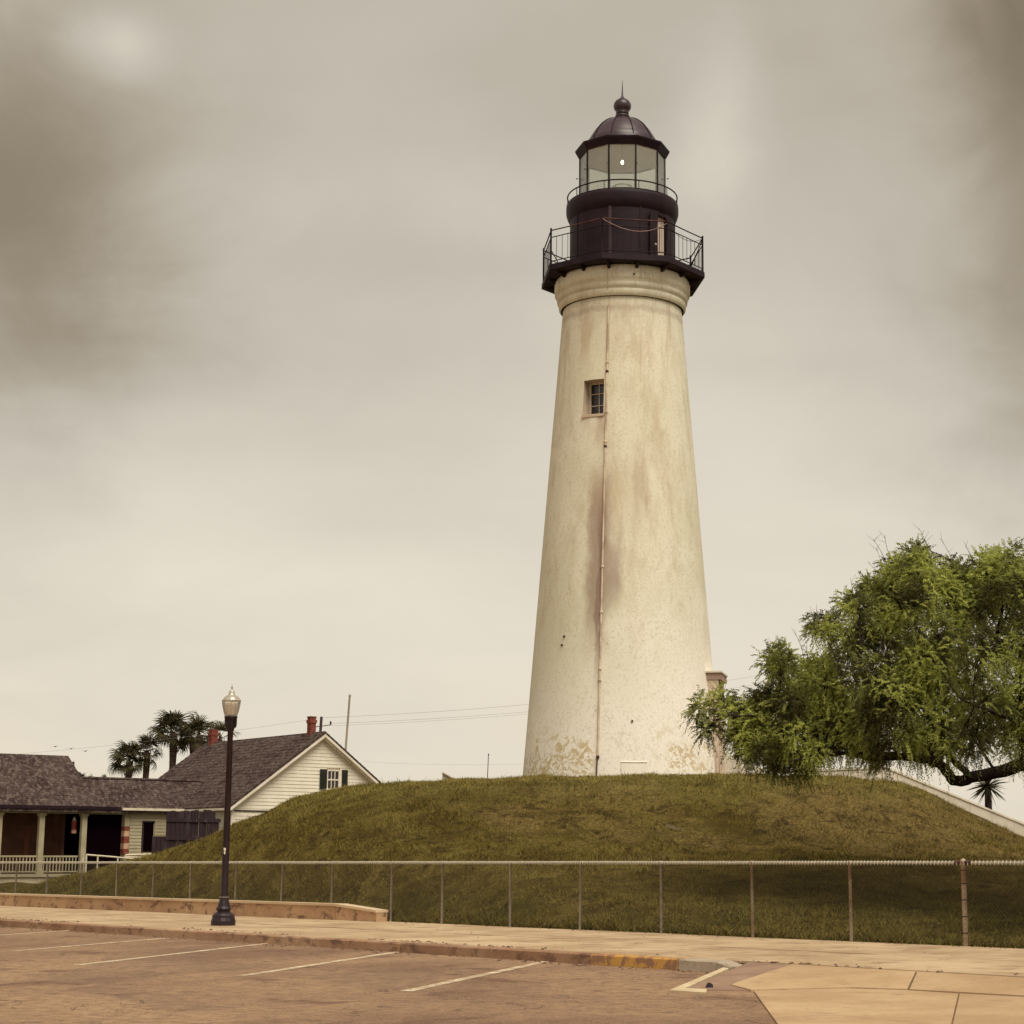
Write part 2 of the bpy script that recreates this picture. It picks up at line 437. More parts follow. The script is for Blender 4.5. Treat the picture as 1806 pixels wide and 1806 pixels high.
def m_roof(nt):
    p = worldpos(nt); x, y, z = sep(nt, p)
    n = noi(nt, p, .8, 5, .7); f = noi(nt, p, 5.5, 3, .8)
    c = mixc(nt, n.ss(.35, .65), (.046, .030, .028), (.088, .064, .057))
    c = mixc(nt, f.ss(.45, .66) * .75, c, (.185, .145, .125))
    c = mixc(nt, noi(nt, p, 9, 2, .8).ss(.5, .66) * .5, c, (.022, .010, .014))
    return c, (f, .5, .03)
ROOF = mat('shingle_roof', m_roof, rough=1, spec=0)
BARK = simple('bark', (.018, .009, .010), (.042, .025, .020), 4, .95, bs=(.8, .03), vscale=(2, 2, 1))
def leafm(name, a, b, dr=None, tr=.35, sc_=2.0, lo=.4, hi=.62):
    m = bpy.data.materials.new(name); m.use_nodes = True; nt = m.node_tree; nt.nodes.clear()
    o = nt.nodes.new('ShaderNodeOutputMaterial'); p = worldpos(nt)
    c = mixc(nt, noi(nt, p, sc_, 4, .6).ss(lo, hi), a, b)
    if dr: c = mixc(nt, noi(nt, p, sc_ * 6, 3, .7).ss(.55, .7) * .6, c, dr)
    d = nt.nodes.new('ShaderNodeBsdfDiffuse'); t = nt.nodes.new('ShaderNodeBsdfTranslucent')
    nt.links.new(c.s, d.inputs[0]); nt.links.new(c.s, t.inputs[0])
    mx = nt.nodes.new('ShaderNodeMixShader'); mx.inputs[0].default_value = tr
    nt.links.new(d.outputs[0], mx.inputs[1]); nt.links.new(t.outputs[0], mx.inputs[2])
    nt.links.new(mx.outputs[0], o.inputs[0]); return m
LEAF = leafm('mesquite_leaf', (.10, .10, .038), (.50, .53, .145), (.22, .16, .07), .42, 1.1, .41, .58)  # random clump tones that also paint sunlit and shaded foliage
PALMM = leafm('palm_leaf', (.040, .038, .020), (.085, .072, .036), (.13, .085, .05), .2, 1.2)
PALMB = simple('palm_trunk', (.055, .030, .026), (.12, .075, .055), 5, .95, vscale=(1, 1, 2.5))
GALV = simple('galvanised_steel', (.30, .26, .22), (.42, .37, .30), 9, .5, .5, metal=.3)
GALVR = simple('rusting_steel', (.40, .33, .24), (.26, .15, .10), 3, .7, .3)
FABRIC = mat('dull_wire', None, (.10, .08, .06), .7)
LAMPB = simple('black_lamp_paint', (.014, .006, .010), (.024, .012, .016), 3, .4, .4)
POLEW = simple('utility_pole_wood', (.30, .24, .18), (.42, .35, .27), 2, .9, vscale=(2, 2, .3))
POLED = simple('dark_pole', (.05, .03, .03), (.08, .05, .045), 2, .9)
WIREM = mat('wire', None, (.25, .22, .2), .6)
STAIRW = simple('stair_white', (.72, .65, .54), (.62, .55, .45), 1.6, .85)
DOORM = simple('pale_plank_door', (.62, .50, .42), (.52, .41, .34), 2, .7, vscale=(6, 6, .4))
WHITE_DIM = simple('edge_dimmed_white_paint', (.33, .285, .18), (.42, .365, .24), 1.4, .8)  # white paint darkened for the dimming toward the view's left edge
WHITEH = simple('handrail_paint', (.70, .62, .48), (.62, .54, .40), 3, .7)
CONCP = simple('porch_foundation', (.42, .36, .24), (.52, .46, .31), 2, .9)

# ------------------------------------------------------------------ ground, lawn, mound
MP = [(0, 3.72), (4, 3.72), (6, 3.72), (7.5, 3.62), (9, 3.46), (10.5, 2.70), (12, 1.93), (13.5, 1.53), (15, 1.19), (17, .86), (19, .52), (22, .2), (26, 0), (400, 0)]
def fine_profile():
    xs = np.linspace(0, 60, 1201); ys = np.interp(xs, [a for a, b in MP], [b - .0 for a, b in MP])
    k = np.ones(21) / 21; yp = np.convolve(np.pad(ys, 10, mode='edge'), k, 'valid')
    return xs, yp
PX, PY = fine_profile()
DF = 1.27 * math.cos(TH) / .0419       # fence line
def sstep(x, a, b):
    t = np.clip((x - a) / (b - a), 0, 1); return t * t * (3 - 2 * t)
def hgt(x, y):
    x = np.asarray(x, float); y = np.asarray(y, float)
    dx = x + .285; dy = y - 58.16
    r = ((np.abs(dx) / np.where(dx > 0, .995, 1.011)) ** 2.344 + (np.abs(dy) / np.where(dy < 0, .997, 1.147)) ** 2.344) ** (1 / 2.344)
    ang = np.arctan2(dx, dy)
    base = .16 + .42 * sstep(y - .0 * x, 60, 76)
    D = x * E2.x + y * E2.y
    near = sstep(D, DF, DF + 2.2)
    m = np.interp(r, PX, PY) * near
    m = m + .016 * np.clip(dx, -10, 10) * (m / 3.7) ** 2
    lump = .035 * np.sin(1.7 * x + .6 * y) * np.sin(1.1 * y - .8 * x) + .02 * np.sin(4.1 * x + 1.3 * y + 1) + .025 * np.sin(.7 * x + 3.1) * np.sin(2.7 * y)
    return base + m * (1 - base * .0) - .16 * (m > 0) * np.clip(m / 3.7, 0, 1) + lump * near
def build_ground():
    me = MB().add([(-2500, -800, -.25), (2500, -800, -.25), (2500, 4500, -.25), (-2500, 4500, -.25)], [(0, 1, 2, 3)])
    me.build('ground', GROUNDM, kind='structure')
    # lawn
    Ds = np.concatenate([np.arange(DF - .06, 62, .28), np.geomspace(62.5, 900, 26)])
    ts = np.concatenate([-np.geomspace(260, 4, 22), np.arange(0, 96, .33), np.geomspace(97, 900, 26)])
    dd, tt = np.meshgrid(Ds, ts, indexing='ij')
    x = dd * E2.x + tt * E1.x; y = dd * E2.y + tt * E1.y
    z = hgt(x, y); z[0, :] = .02
    v = np.stack([x, y, z], -1).reshape(-1, 3); n0, n1 = dd.shape
    i = np.arange(n0 - 1)[:, None] * n1 + np.arange(n1 - 1)[None, :]
    f = np.stack([i, i + n1, i + n1 + 1, i + 1], -1).reshape(-1, 4)
    o = bpy.data.objects.new('lawn', npmesh('lawn', v, f, LAWN, 4, smooth=True)); C.objects.link(o); o['kind'] = 'structure'
build_ground()
def build_grass():
    N = 900000
    x = rng.uniform(-27, 17, N); y = rng.uniform(27, 63, N)
    D = x * E2.x + y * E2.y
    dist = np.hypot(x, y)
    u = CX + F * x / y
    r = np.hypot(x, y - 57)
    keep = (D > DF + .05) & (u > -30) & (u < 1840) & (y < 57 + .3 * np.abs(x)) & (r > 3.1) & (rng.random(N) < np.clip(1.15 - (y - 34) / 60, .3, 1))
    keep &= ~((x > 5) & (y > 54.5))
    x = x[keep]; y = y[keep]; n = len(x)
    z = hgt(x, y)
    edge = np.clip(1 - (x * E2.x + y * E2.y - DF) / .8, 0, 1)
    cl = np.sin(x * 3.1 + 2 * np.sin(y * 1.7)) * np.sin(y * 2.7 + 2 * np.sin(x * 1.3)) + .6 * np.sin(x * 7.3 + y * 5.1) * np.sin(y * 6.1 - x * 3.7)
    h = rng.uniform(.025, .075, n) * (1 + edge * 1.8) * (1 + .75 * np.clip(cl, -.8, 1.5)) * np.where(rng.random(n) < .012, 2.4, 1); wd = rng.uniform(.006, .013, n)
    a = rng.uniform(0, 2 * np.pi, n); lx = rng.normal(.1, .75, n) * h; ly = rng.normal(0, .7, n) * h
    p0 = np.stack([x - np.cos(a) * wd, y - np.sin(a) * wd, z - .01], -1)
    p1 = np.stack([x + np.cos(a) * wd, y + np.sin(a) * wd, z - .01], -1)
    p2 = np.stack([x + lx, y + ly, z + h], -1)
    v = np.stack([p0, p1, p2], 1).reshape(-1, 3); f = np.arange(3 * n).reshape(-1, 3)
    o = bpy.data.objects.new('grass', npmesh('grass', v, f, BLADE, 3)); C.objects.link(o)
    o['kind'] = 'stuff'; o['label'] = 'short dry green grass over the mound and along the fence'; o['category'] = 'grass'
build_grass()

# ------------------------------------------------------------------ parking lot, kerb, sidewalk
DK = 1.27 * math.cos(TH) / .0563
KW = .26
def g(u, v, z): return ground(u, v, z)
def t_kerb(u, z=.1, D=None):
    lo, hi = -60.0, 200.0; D = D or DK
    for _ in range(50):
        m = (lo + hi) / 2; p = DT(D, m, z); uu = CX + F * p.x / (p.y * cp + (p.z - EYE) * sp)
        if uu > u: lo = m
        else: hi = m
    return m
T_END = t_kerb(1316)
def build_road():
    MB().add([DT(DK + .02, -120, 0), DT(DK + .02, 500, 0), DT(-90, 500, 0), DT(-90, -120, 0)], [(0, 1, 2, 3)]).build('parking_lot', ASPH, kind='structure')
    lines = [((60, 1674), (292, 1654.5)), ((170, 1698), (482, 1662.5)), ((424, 1721), (703, 1678.5)), ((716, 1748), (972, 1693.5)), ((-80, 1654), (150, 1639.5))]
    pl = bpy.data.objects['parking_lot']; ORG['parking_lot'] = Vector((0, 0, 0))
    for a, b in lines:
        p, q = g(*a, .004), g(*b, .004); d = (q - p).normalized()
        if b[0] < 600: p = p - d * .6
        n = d.cross(Z) * .075
        MB().add([p - n, p + n, q + n, q - n], [(0, 1, 2, 3)]).build('parking_line', PAINTL, pl)
    # kerb
    first = None
    kb = MB().box(DT(DK + KW / 2, (T_END + 300) / 2, .02), (KW - .02, 300 - T_END, .12), (E2, E1, Z)).build('kerb', KERBM, kind='structure')
    L = 2.43; t = T_END; i = 0
    while t < 82:
        z0 = .15
        taper = i < 1
        m = KERBG if i < 2 else (KERBY if 2 <= i < 3 else KERBM)
        l = (t_kerb(1262) - T_END, t_kerb(1196) - t_kerb(1262), t_kerb(1040) - t_kerb(1196))[i] if i < 3 else L
        a, b = t + .008, t + l - .008
        jit = rnd.uniform(-.006, .006)
        d0, d1 = DK + jit, DK + KW
        za = .045 if taper else z0; zb = z0
        c = .02
        prof = lambda zz: [(d0, -.02), (d0 + .01, zz - c), (d0 + c + .01, zz), (d1, zz), (d1, -.02)]
        va = [DT(d, a, z) for d, z in prof(za)]; vb = [DT(d, b, z + rnd.uniform(-.003, .003)) for d, z in prof(zb)]
        mb = MB().add(va + vb, [(0, 1, 2, 3, 4), (9, 8, 7, 6, 5)] + [(k, k + 5, (k + 1) % 5 + 5, (k + 1) % 5) for k in range(5)])
        kw = {}
        if m is KERBY: kw['label'] = 'kerb stone with worn yellow paint'
        mb.build('kerb_stone', m, kb, **kw)
        t += l; i += 1
    # sidewalk slabs, two rows
    base = MB().add([DT(DK + KW - .01, -60, .125), DT(DF + .45, -60, .125), DT(DF + .45, 320, .125), DT(DK + KW - .01, 320, .125)], [(3, 2, 1, 0)]).build('sidewalk', simple('joint_dirt', (.10, .06, .04), (.16, .10, .06), 5, 1), kind='structure')
    d0 = DK + KW + .015; dm = d0 + (DF - d0) * .47
    for row, (a, b) in enumerate(((d0, dm), (dm + .02, DF))):
        t = T_END - 24.0 + row * 1.3
        while t < 100:
            l = 3.05 if t < 75 else 12
            zz = .15 + rnd.uniform(-.004, .004)
            mb = MB().box(DT((a + b) / 2, t + l / 2, zz - .03), (b - a - .01, l - .022, .06), (E2, E1, Z))
            mb.build('slab', WALKM, base)
            t += l
    d1 = DK + KW + .013
    def onl(u):  # point on sidewalk front line at column u, z .15
        lo, hi = -40.0, T_END + 1
        for _ in range(50):
            m = (lo + hi) / 2; p = DT(d1, m, .145); uu = CX + F * p.x / (p.y * cp + (p.z - EYE) * sp)
            if uu > u: lo = m
            else: hi = m
        return DT(d1, m, .145)
    # pale flush band and reddish asphalt strip beside the driveway apron
    P = [g(1334, 1686.5, .10), g(1318, 1689, .10), g(1180, 1747, .012), g(1245, 1751, .012), g(1247, 1745, .012), g(1208, 1743.5, .012)]
    MB().prism([q - Z * .03 for q in P], Z * .035).build('kerb_return', BANDM, kind='structure')
    P = [onl(1322) + E2 * -.0, onl(1399), g(1386, 1692, .10), g(1288, 1737, .02), g(1320, 1746, .012), g(1250, 1745, .012), g(1212, 1743, .012)]
    MB().prism([q - Z * .035 for q in P], Z * .033).build('asphalt_strip', PATCHM, kind='structure')
    a = MB()
    d1 = DK + KW + .013
    # driveway apron: three slabs sloping from the sidewalk down to the lot
    def apron(pts):
        MB().prism([q - Z * .05 for q in pts], Z * .05).build('apron_slab', APRON, ap)
    ap = MB().prism([g(1400, 1690, .0), g(2100, 1740, .0), g(2000, 1790, -.01), g(1320, 1746, -.01)], Z * .004).build('driveway_apron', PATCHM, kind='structure')
    apron([onl(1398), onl(1615), g(1600, 1744, .02), g(1500, 1741, .02), g(1325, 1745.5, .02), g(1290, 1736.5, .03), g(1388, 1691, .11)][::-1])
    apron([onl(1618), onl(1960), g(1960, 1764, .02), g(1604, 1744.5, .02)][::-1])
    apron([g(1330, 1747.5, .018), g(1498, 1743, .018), g(1600, 1746.5, .018), g(1690, 1752, .018), g(1655, 1900, .012), g(1440, 1900, .012)][::-1])
    apron([g(1693, 1752, .018), g(1960, 1766.5, .018), g(2150, 1900, .012), g(1659, 1900, .012)][::-1])
    # dark lump of broken asphalt at the corner
    mb = MB(); c = g(1251, 1742, .01)
    pts = []
    for k in range(3):
        for j in range(8):
            aa = j * math.pi / 4; rr = (.05, .04, .02)[k] * rnd.uniform(.75, 1.2)
            pts.append(c + Vector((math.cos(aa) * rr, math.sin(aa) * rr, (.0, .03, .055)[k])))
    mb.add(pts, [(k * 8 + j, k * 8 + (j + 1) % 8, (k + 1) * 8 + (j + 1) % 8, (k + 1) * 8 + j) for k in range(2) for j in range(8)] + [tuple(range(16, 24))])
    o = mb.build('asphalt_chunk', BLACK, org=c); o['label'] = 'small dark lump of broken asphalt on the pale kerb return'; o['category'] = 'debris'
build_road()
def build_litter():
    r = random.Random(21); mb = MB()
    def bit(D, t, z, sz):
        c = DT(D, t, z); k = r.randint(4, 6); a0 = r.uniform(0, 6)
        pts = [c + Vector((math.cos(a0 + i * 6.283 / k) * sz * r.uniform(.6, 1.3), math.sin(a0 + i * 6.283 / k) * sz * r.uniform(.6, 1.3), 0)) for i in range(k)]
        mb.add(pts + [c + Z * sz * r.uniform(.2, .6)], [(i, (i + 1) % k, k) for i in range(k)])
    for _ in range(1100):
        t = r.uniform(-2, 72)
        if math.sin(t * 1.9) + math.sin(t * .77 + 1) + r.gauss(0, .5) < .15: continue
        bit(DK + KW + abs(r.gauss(.03, .16)), t, .153, r.uniform(.012, .045))
    for _ in range(900): bit(DF - abs(r.gauss(0, .13)), r.uniform(-6, 72), .153, r.uniform(.010, .035))
    for _ in range(420): bit(DK - abs(r.gauss(0, .22)), r.uniform(T_END, 72), .004, r.uniform(.012, .04))
    for _ in range(260): bit(r.uniform(DK + .4, DF), r.uniform(-6, 72), .153, r.uniform(.008, .022))
    o = mb.build('litter', simple('dry_litter', (.07, .035, .025), (.16, .09, .05), 5, 1)); o['kind'] = 'stuff'; o['label'] = 'dry leaf litter and grit along the kerb joint and fence foot'; o['category'] = 'litter'
build_litter()

# ------------------------------------------------------------------ low wall on the back of the sidewalk
def build_low_wall():
    t0 = t_kerb(664, .15, DF - .34)
    root = thing('low_wall', 'low stained concrete wall between sidewalk and fence, left of the picture', 'wall', DT(DF, t0 + 6, .15))
    d0, d1 = DF - .34, DF - .06
    t = t0; i = 0; H = .36
    while t < 75:
        l = 1.7 if i == 0 else 3.6
        za = .25 if i == 0 else H
        zb = H
        a, b = t + .01, t + l - .01
        def sec(tt, zz, dd0=d0, dd1=d1, zlo=.12): return [DT(dd0, tt, zlo), DT(dd0, tt, zz), DT(dd1, tt, zz), DT(dd1, tt, zlo)]
        def seg(A, B): return MB().add(A + B, [(0, 1, 2, 3), (7, 6, 5, 4)] + [(k, k + 4, (k + 1) % 4 + 4, (k + 1) % 4) for k in range(4)])
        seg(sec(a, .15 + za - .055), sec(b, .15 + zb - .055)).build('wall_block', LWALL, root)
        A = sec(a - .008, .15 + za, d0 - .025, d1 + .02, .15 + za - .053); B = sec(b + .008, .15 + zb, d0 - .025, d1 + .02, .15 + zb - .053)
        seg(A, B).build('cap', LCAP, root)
        t += l; i += 1
build_low_wall()

# ------------------------------------------------------------------ chain-link fence
def build_fence():
    inv0 = 1 / (1701 + 1655.); step = 1.848e-5
    # solve t for the post columns
    def t_at(u):
        lo, hi = -60.0, 400.0
        for _ in range(60):
            m = (lo + hi) / 2; p = DT(DF, m, .8); uu = CX + F * p.x / (p.y * cp + (p.z - EYE) * sp)
            if uu > u: lo = m
            else: hi = m
        return m
    ta, tb = t_at(1701), t_at(83); st = (tb - ta) / 15
    root = thing('chain_link_fence', 'long chain-link fence with pale top rail along the foot of the grassy mound', 'fence', DT(DF, ta, .15))
    top = EYE
    zr = lambda t: top + (.0 if t < 30 else 0)
    t0, t1 = ta - 8.0 * st, ta + 19 * st
    ztop = EYE - .004
    # line posts
    zb = .10
    hP = ztop - zb - .035
    me = MB().lathe((0, 0, 0), [(.026, 0), (.026, hP), (.036, hP + .005), (.036, hP + .04), (.02, hP + .062), (0.001, hP + .07)], 10).mesh('post', GALV)
    me2 = MB().lathe((0, 0, 0), [(.026, 0), (.026, hP), (.036, hP + .005), (.036, hP + .04), (.02, hP + .062), (0.001, hP + .07)], 10).mesh('post', GALVR)
    PU = [1701, 1500, 1327, 1166, 1023, 900, 780, 690, 585, 496, 415, 336, 269, 206, 143, 83]
    for i in range(-8, 20):
        t = t_at(PU[i]) if 0 <= i < 16 else ta + i * st
        if i == 0:
            hh = hP + .035
            mb = MB().lathe(DT(DF, t, zb), [(.040, 0), (.040, hh), (.048, hh + .005), (.045, hh + .04), (.02, hh + .06), (.001, hh + .065)], 12)
            o = mb.build('post', GALVR, root, label='thicker terminal post with clamp bands')
            for zz in (.25, .5, .75, 1.0, 1.2):
                MB().ring(DT(DF, t, zb), .042, zz, .007, 16, 5).build('clamp_band', BLACK, o)
            for s in (-1, 1):
                MB().tube([DT(DF, t + s * .04, ztop), DT(DF, t + s * .16, ztop)], .034, 8).build('rail_cup', RUST, root)
        else:
            place('post', me2 if i < 3 else me, root, DT(DF, t, zb), (rnd.uniform(-.014, .014), rnd.uniform(-.014, .014), 0))
    # top rail
    for i in range(0, 9):
        a = t0 + (t1 - t0) * i / 9; b = t0 + (t1 - t0) * (i + 1) / 9
        MB().tube([DT(DF, a + .01, ztop), DT(DF, (a + b) / 2, ztop - .006), DT(DF, b - .01, ztop)], .021, 8).build('top_rail', simple('rail_steel', (.46, .41, .31), (.60, .54, .42), 14, .5, .4, metal=.2) if i == 0 else bpy.data.materials['rail_steel'], root)
    # wire fabric: two sets of diagonals
    sp_ = .075; H = ztop + .02 - .19; vs = []; n = int((t1 - t0) / sp_)
    rw = .0021; V_ = []; Fc = []
    dfab = DF - .03
    for k in range(-16, n):
        for s in (1, -1):
            ta_ = t0 + k * sp_; tb_ = ta_ + H * s * 1.0
            p, q = DT(dfab, ta_, .19), DT(dfab + s * .002, tb_, .19 + H)
            d = (q - p).normalized(); a = d.orthogonal().normalized(); b = d.cross(a)
            o = len(V_)
            for pt in (p, q):
                for j in range(3):
                    an = j * 2.0944; V_.append(pt + (a * math.cos(an) + b * math.sin(an)) * rw)
            Fc += [(o + j, o + (j + 1) % 3, o + 3 + (j + 1) % 3, o + 3 + j) for j in range(3)]
    MB().add(V_, Fc).build('wire_fabric', FABRIC, root, kind='stuff')
    # knuckles and tie wires along the top rail
    mb = MB()
    t = t0
    while t < t1:
        p = DT(DF - .012, t, ztop + .018)
        mb.tube([p - E2 * .022 - Z * .055, p - E2 * .016 - Z * .012, p + Z * .010 + E1 * .012, p + E2 * .03 - Z * .002], .0065, 4, cap=False)
        t += .075
    mb.build('wire_knuckles', bpy.data.materials['rail_steel'], root, kind='stuff')
build_fence()

# ------------------------------------------------------------------ lighthouse
def px_profile(lst): return [(rp(r, v), zt(v)) for r, v in lst]
def build_tower():
    c = Vector((0, 57, 0))
    ctr = Vector((at(1097.5, 900, 57).x, 57, 0)); c = ctr
    root = thing('lighthouse', 'tall tapering whitewashed lighthouse with black lantern on top of the grassy mound', 'lighthouse', (c.x, c.y, 3.4))
    # shaft with a real window opening: lathe grid with the window cells left out
    wa, wv0, wv1 = R(-24.5), 730, 667
    zlo, zhi = 3.2, zt(552)
    rshaft = lambda z: float(np.interp(z, [a for a, b in tab], [b for a, b in tab]))
    tab = sorted([(zt(v), rp(rt(v), v)) for v in range(540, 1401, 20)])
    zw0, zw1 = zfr(729), zfr(668)
    half = .34
    n = 120; dphi = 2 * math.pi / n
    rw = rshaft((zw0 + zw1) / 2); dh = half / rw
    phis = [wa - dh, wa + dh]
    k = 0; m = 110
    rest = [wa + dh + (2 * math.pi - 2 * dh) * i / m for i in range(1, m)]
    phis = [wa - dh, wa - dh / 3, wa + dh / 3, wa + dh] + rest
    zs = [zlo] + list(np.linspace(zlo, zw0, 14)[1:]) + [(zw0 + zw1) / 2, zw1] + list(np.linspace(zw1, zhi, 10)[1:])
    nn = len(phis); vs = []
    for z in zs:
        r = rshaft(z)
        for p in phis: vs.append((c.x + r * math.sin(p), c.y - r * math.cos(p), z))
    fs = []
    for i in range(len(zs) - 1):
        for j in range(nn):
            if j < 3 and zs[i] >= zw0 - 1e-6 and zs[i + 1] <= zw1 + 1e-6: continue
            fs.append((i * nn + j, i * nn + (j + 1) % nn, (i + 1) * nn + (j + 1) % nn, (i + 1) * nn + j))
    body = MB().add(vs, fs, True)
    shaft = body.build('shaft', TOWER, root)
    # window reveal
    N = Vector((math.sin(wa), -math.cos(wa), 0)); T = Vector((math.cos(wa), math.sin(wa), 0))
    def wp(a, z, dep):
        r = rshaft(z); p = wa + a / r
        q = Vector((c.x + r * math.sin(p), c.y - r * math.cos(p), z))
        if dep: q = Vector((c.x, c.y, z)) + N * (rshaft(zw1) - dep) + T * a * .98
        return q
    rim = [(-half, zw0), (-half, (zw0 + zw1) / 2), (-half, zw1), (-half / 3, zw1), (half / 3, zw1), (half, zw1), (half, (zw0 + zw1) / 2), (half, zw0), (half / 3, zw0), (-half / 3, zw0)]
    A = [wp(a, z, 0) for a, z in rim]; B = [wp(a, z, .42) for a, z in rim]
    win = MB().add(A + B, [(k, (k + 1) % 10, 10 + (k + 1) % 10, 10 + k) for k in range(10)]).build('window', simple('reveal_render', (.50, .40, .30), (.58, .47, .36), 3, .9), root)
    cz = (zw0 + zw1) / 2; hw = half * .96; hh = (zw1 - zw0) / 2
    o0 = Vector((c.x, c.y, 0)) + N * (rshaft(zw1) - .40)
    ax = (T, N, Z)
    fr = MB()
    for s in (-1, 1):
        fr.box(o0 + T * s * (hw - .03) + Z * cz, (.06, .05, 2 * hh), ax)
        fr.box(o0 + Z * (cz + s * (hh - .03)), (2 * hw - .12, .05, .06), ax)
    fr.build('window_frame', WINF, win)
    mu = MB().box(o0 + Z * cz + N * .005, (.022, .03, 2 * hh - .12), ax)
    for s in (-1, 1): mu.box(o0 + Z * (cz + s * hh / 3) + N * .008, (2 * hw - .12, .03, .022), ax)
    mu.build('glazing_bars', WINF, win)
    for i in range(2):
        for j in range(3):
            MB().box(o0 - N * .012 + T * ((i - .5) * (hw - .06)) + Z * (cz + (j - 1) * (2 * hh - .12) / 3), (hw - .075, .008, (2 * hh - .12) / 3 - .02), ax).build('pane', DARKGL, win)
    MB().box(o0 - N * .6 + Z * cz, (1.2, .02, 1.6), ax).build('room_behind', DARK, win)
    zsill = zw0 - .03
    MB().box(Vector((c.x, c.y, 0)) + N * (rshaft(zw0) - .12) + Z * (zw0 - .05), (2 * half + .04, .30, .07), ax).build('window_sill', simple('sill_render', (.62, .50, .36), (.5, .38, .27), 4, .9), root)
    # mouldings below the gallery
    prof = [(108.5, 552), (111.5, 549), (112.5, 541), (111, 539), (114.5, 537.5), (115.5, 530), (114, 528), (118.5, 525), (119.5, 519), (119.5, 506), (117.5, 503.5), (117.5, 502)]
    P = [(rp(r - .0, v), zt(v)) for r, v in prof] + [(rp(100, 501), zt(501.2))]
    MB().lathe(c, P, 120).build('cornice', TOWER, root)
    # gallery deck: octagon
    ph = R(-13.5); RD = rp(148, 500); zd = zt(501); th = .17
    MB().lathe(c, [(.5, zd), (RD * .98, zd), (RD, zd + .02), (RD, zd + th), (.5, zd + th)], 8, False, ph).build('gallery_deck', BLACK, root)
    for k in range(16):
        a = ph + k * math.pi / 8 + .05; d = Vector((math.sin(a), -math.cos(a), 0)); t_ = Vector((math.cos(a), math.sin(a), 0))
        r0, r1 = rp(104, 500), RD * (.93 if k % 2 == 0 else .88)
        pr = [c + d * r0 + Z * (zd - .005), c + d * r1 + Z * (zd - .005), c + d * r1 + Z * (zd - .07), c + d * (r0 + .12) + Z * (zd - .20), c + d * r0 + Z * (zd - .22)]
        MB().prism([q - t_ * .04 for q in pr], t_ * .08).build('bracket', BLACK, root)
    # gallery railing
    zf = zd + th; RR = RD - .06; hR = 1.12
    vert = [c + Vector((math.sin(ph + k * math.pi / 4), -math.cos(ph + k * math.pi / 4), 0)) * RR for k in range(8)]
    rail = MB().lathe(c, [(RR - .05, zf - .004), (RR + .05, zf - .004), (RR + .05, zf + .03), (RR - .05, zf + .03), (RR - .05, zf - .004)], 8, False, ph).build('gallery_railing', BLACK, root)
    for k in range(8):
        MB().lathe(vert[k], [(.028, zf), (.028, zf + hR + .03), (.036, zf + hR + .04), (.02, zf + hR + .08), (.001, zf + hR + .09)], 8).build('post', BLACK, rail)
    for k in range(8):
        a, b = vert[k], vert[(k + 1) % 8]
        top = [a + Z * (zf + hR), (a + b) / 2 + Z * (zf + hR - .008), b + Z * (zf + hR)]
        MB().tube(top, .020, 6).build('rail', RUST if k in (7, 0) else BLACK, rail)
        MB().tube([a + Z * (zf + hR * .80), b + Z * (zf + hR * .80)], .016, 6).build('rail', BLACK, rail)
        MB().tube([a + Z * (zf + .13), b + Z * (zf + .13)], .016, 6).build('rail', BLACK, rail)
        for j in range(1, 9):
            q = a.lerp(b, j / 9)
            MB().tube([q + Z * (zf + .13), q + Z * (zf + hR * .80)], .0085, 5, cap=False).build('baluster', BLACK, rail)
    # diagonal stays inside three corners
    for k, (s, e) in ((7, (0, 0)), (2, (0, 0)), (1, (0, 0))):
        a = vert[k]; inn = (c - a).normalized()
        tdir = inn.cross(Z) * (1 if k != 7 else -1)
        MB().tube([a + Z * (zf + hR * .95 if k == 2 else zf + .5), a + inn * .55 + tdir * .25 + Z * (zf + .02)], .016, 6).build('stay', BLACK, rail)
    # a slack cable hanging across the front of the railing
    pts = []
    A_, B_ = vert[0] + Z * (zf + hR - .03), vert[1] + Z * (zf + hR - .08)
    for i in range(13):
        s = i / 12; q = A_.lerp(B_, s) - Z * (.36 * (4 * s * (1 - s)) * (.75 + .25 * s))
        pts.append(q + Vector((0, -.03, 0)))
    MB().tube(pts, .013, 6).build('slack_cable', simple('grey_cable', (.30, .2, .18), (.22, .13, .12), 8, .6), rail)
    A_, B_ = vert[1] + Z * (zf + hR - .05), vert[2] + Z * (zf + hR - .02); pts = []
    for i in range(13):
        s = i / 12; pts.append(A_.lerp(B_, s) - Z * (.28 * (4 * s * (1 - s))) + Vector((0, -.02, 0)))
    MB().tube(pts, .008, 5).build('slack_cable', BLACK, rail)
    # watch room
    rW = rp(92.5, 430); zs1 = zt(396)
    zw = zt(391)
    seg = 72
    da0, da1 = R(40.5), R(57)        # doorway
    vs = []; fs = []
    ph_list = [da0 + (da1 - da0) * 0, da1] + [da1 + (2 * math.pi - (da1 - da0)) * i / seg for i in range(1, seg)]
    zdt = zt(402)
    zl = [zf, zdt, zw]
    for z in zl:
        for p in ph_list: vs.append((c.x + rW * math.sin(p), c.y - rW * math.cos(p), z))
    nn = len(ph_list)
    for i in range(2):
        for j in range(nn):
            if i == 0 and j == 0: continue
            fs.append((i * nn + j, i * nn + (j + 1) % nn, (i + 1) * nn + (j + 1) % nn, (i + 1) * nn + j))
    MB().add(vs, fs, True).build('watch_room', BLACK, root)
    # vertical plate seams
    for a in (-58, -13, 20, 84):
        a = R(a); d = Vector((math.sin(a), -math.cos(a), 0)); t_ = Vector((math.cos(a), math.sin(a), 0))
        MB().box(c + d * (rW + .004) + Z * (zf + (zw - zf) / 2), (.09 if a > R(-20) and a < 0 else .05, .03, zw - zf), (t_, d, Z)).build('seam', DOMEM if abs(a + R(13)) < .01 else BLACK, root)
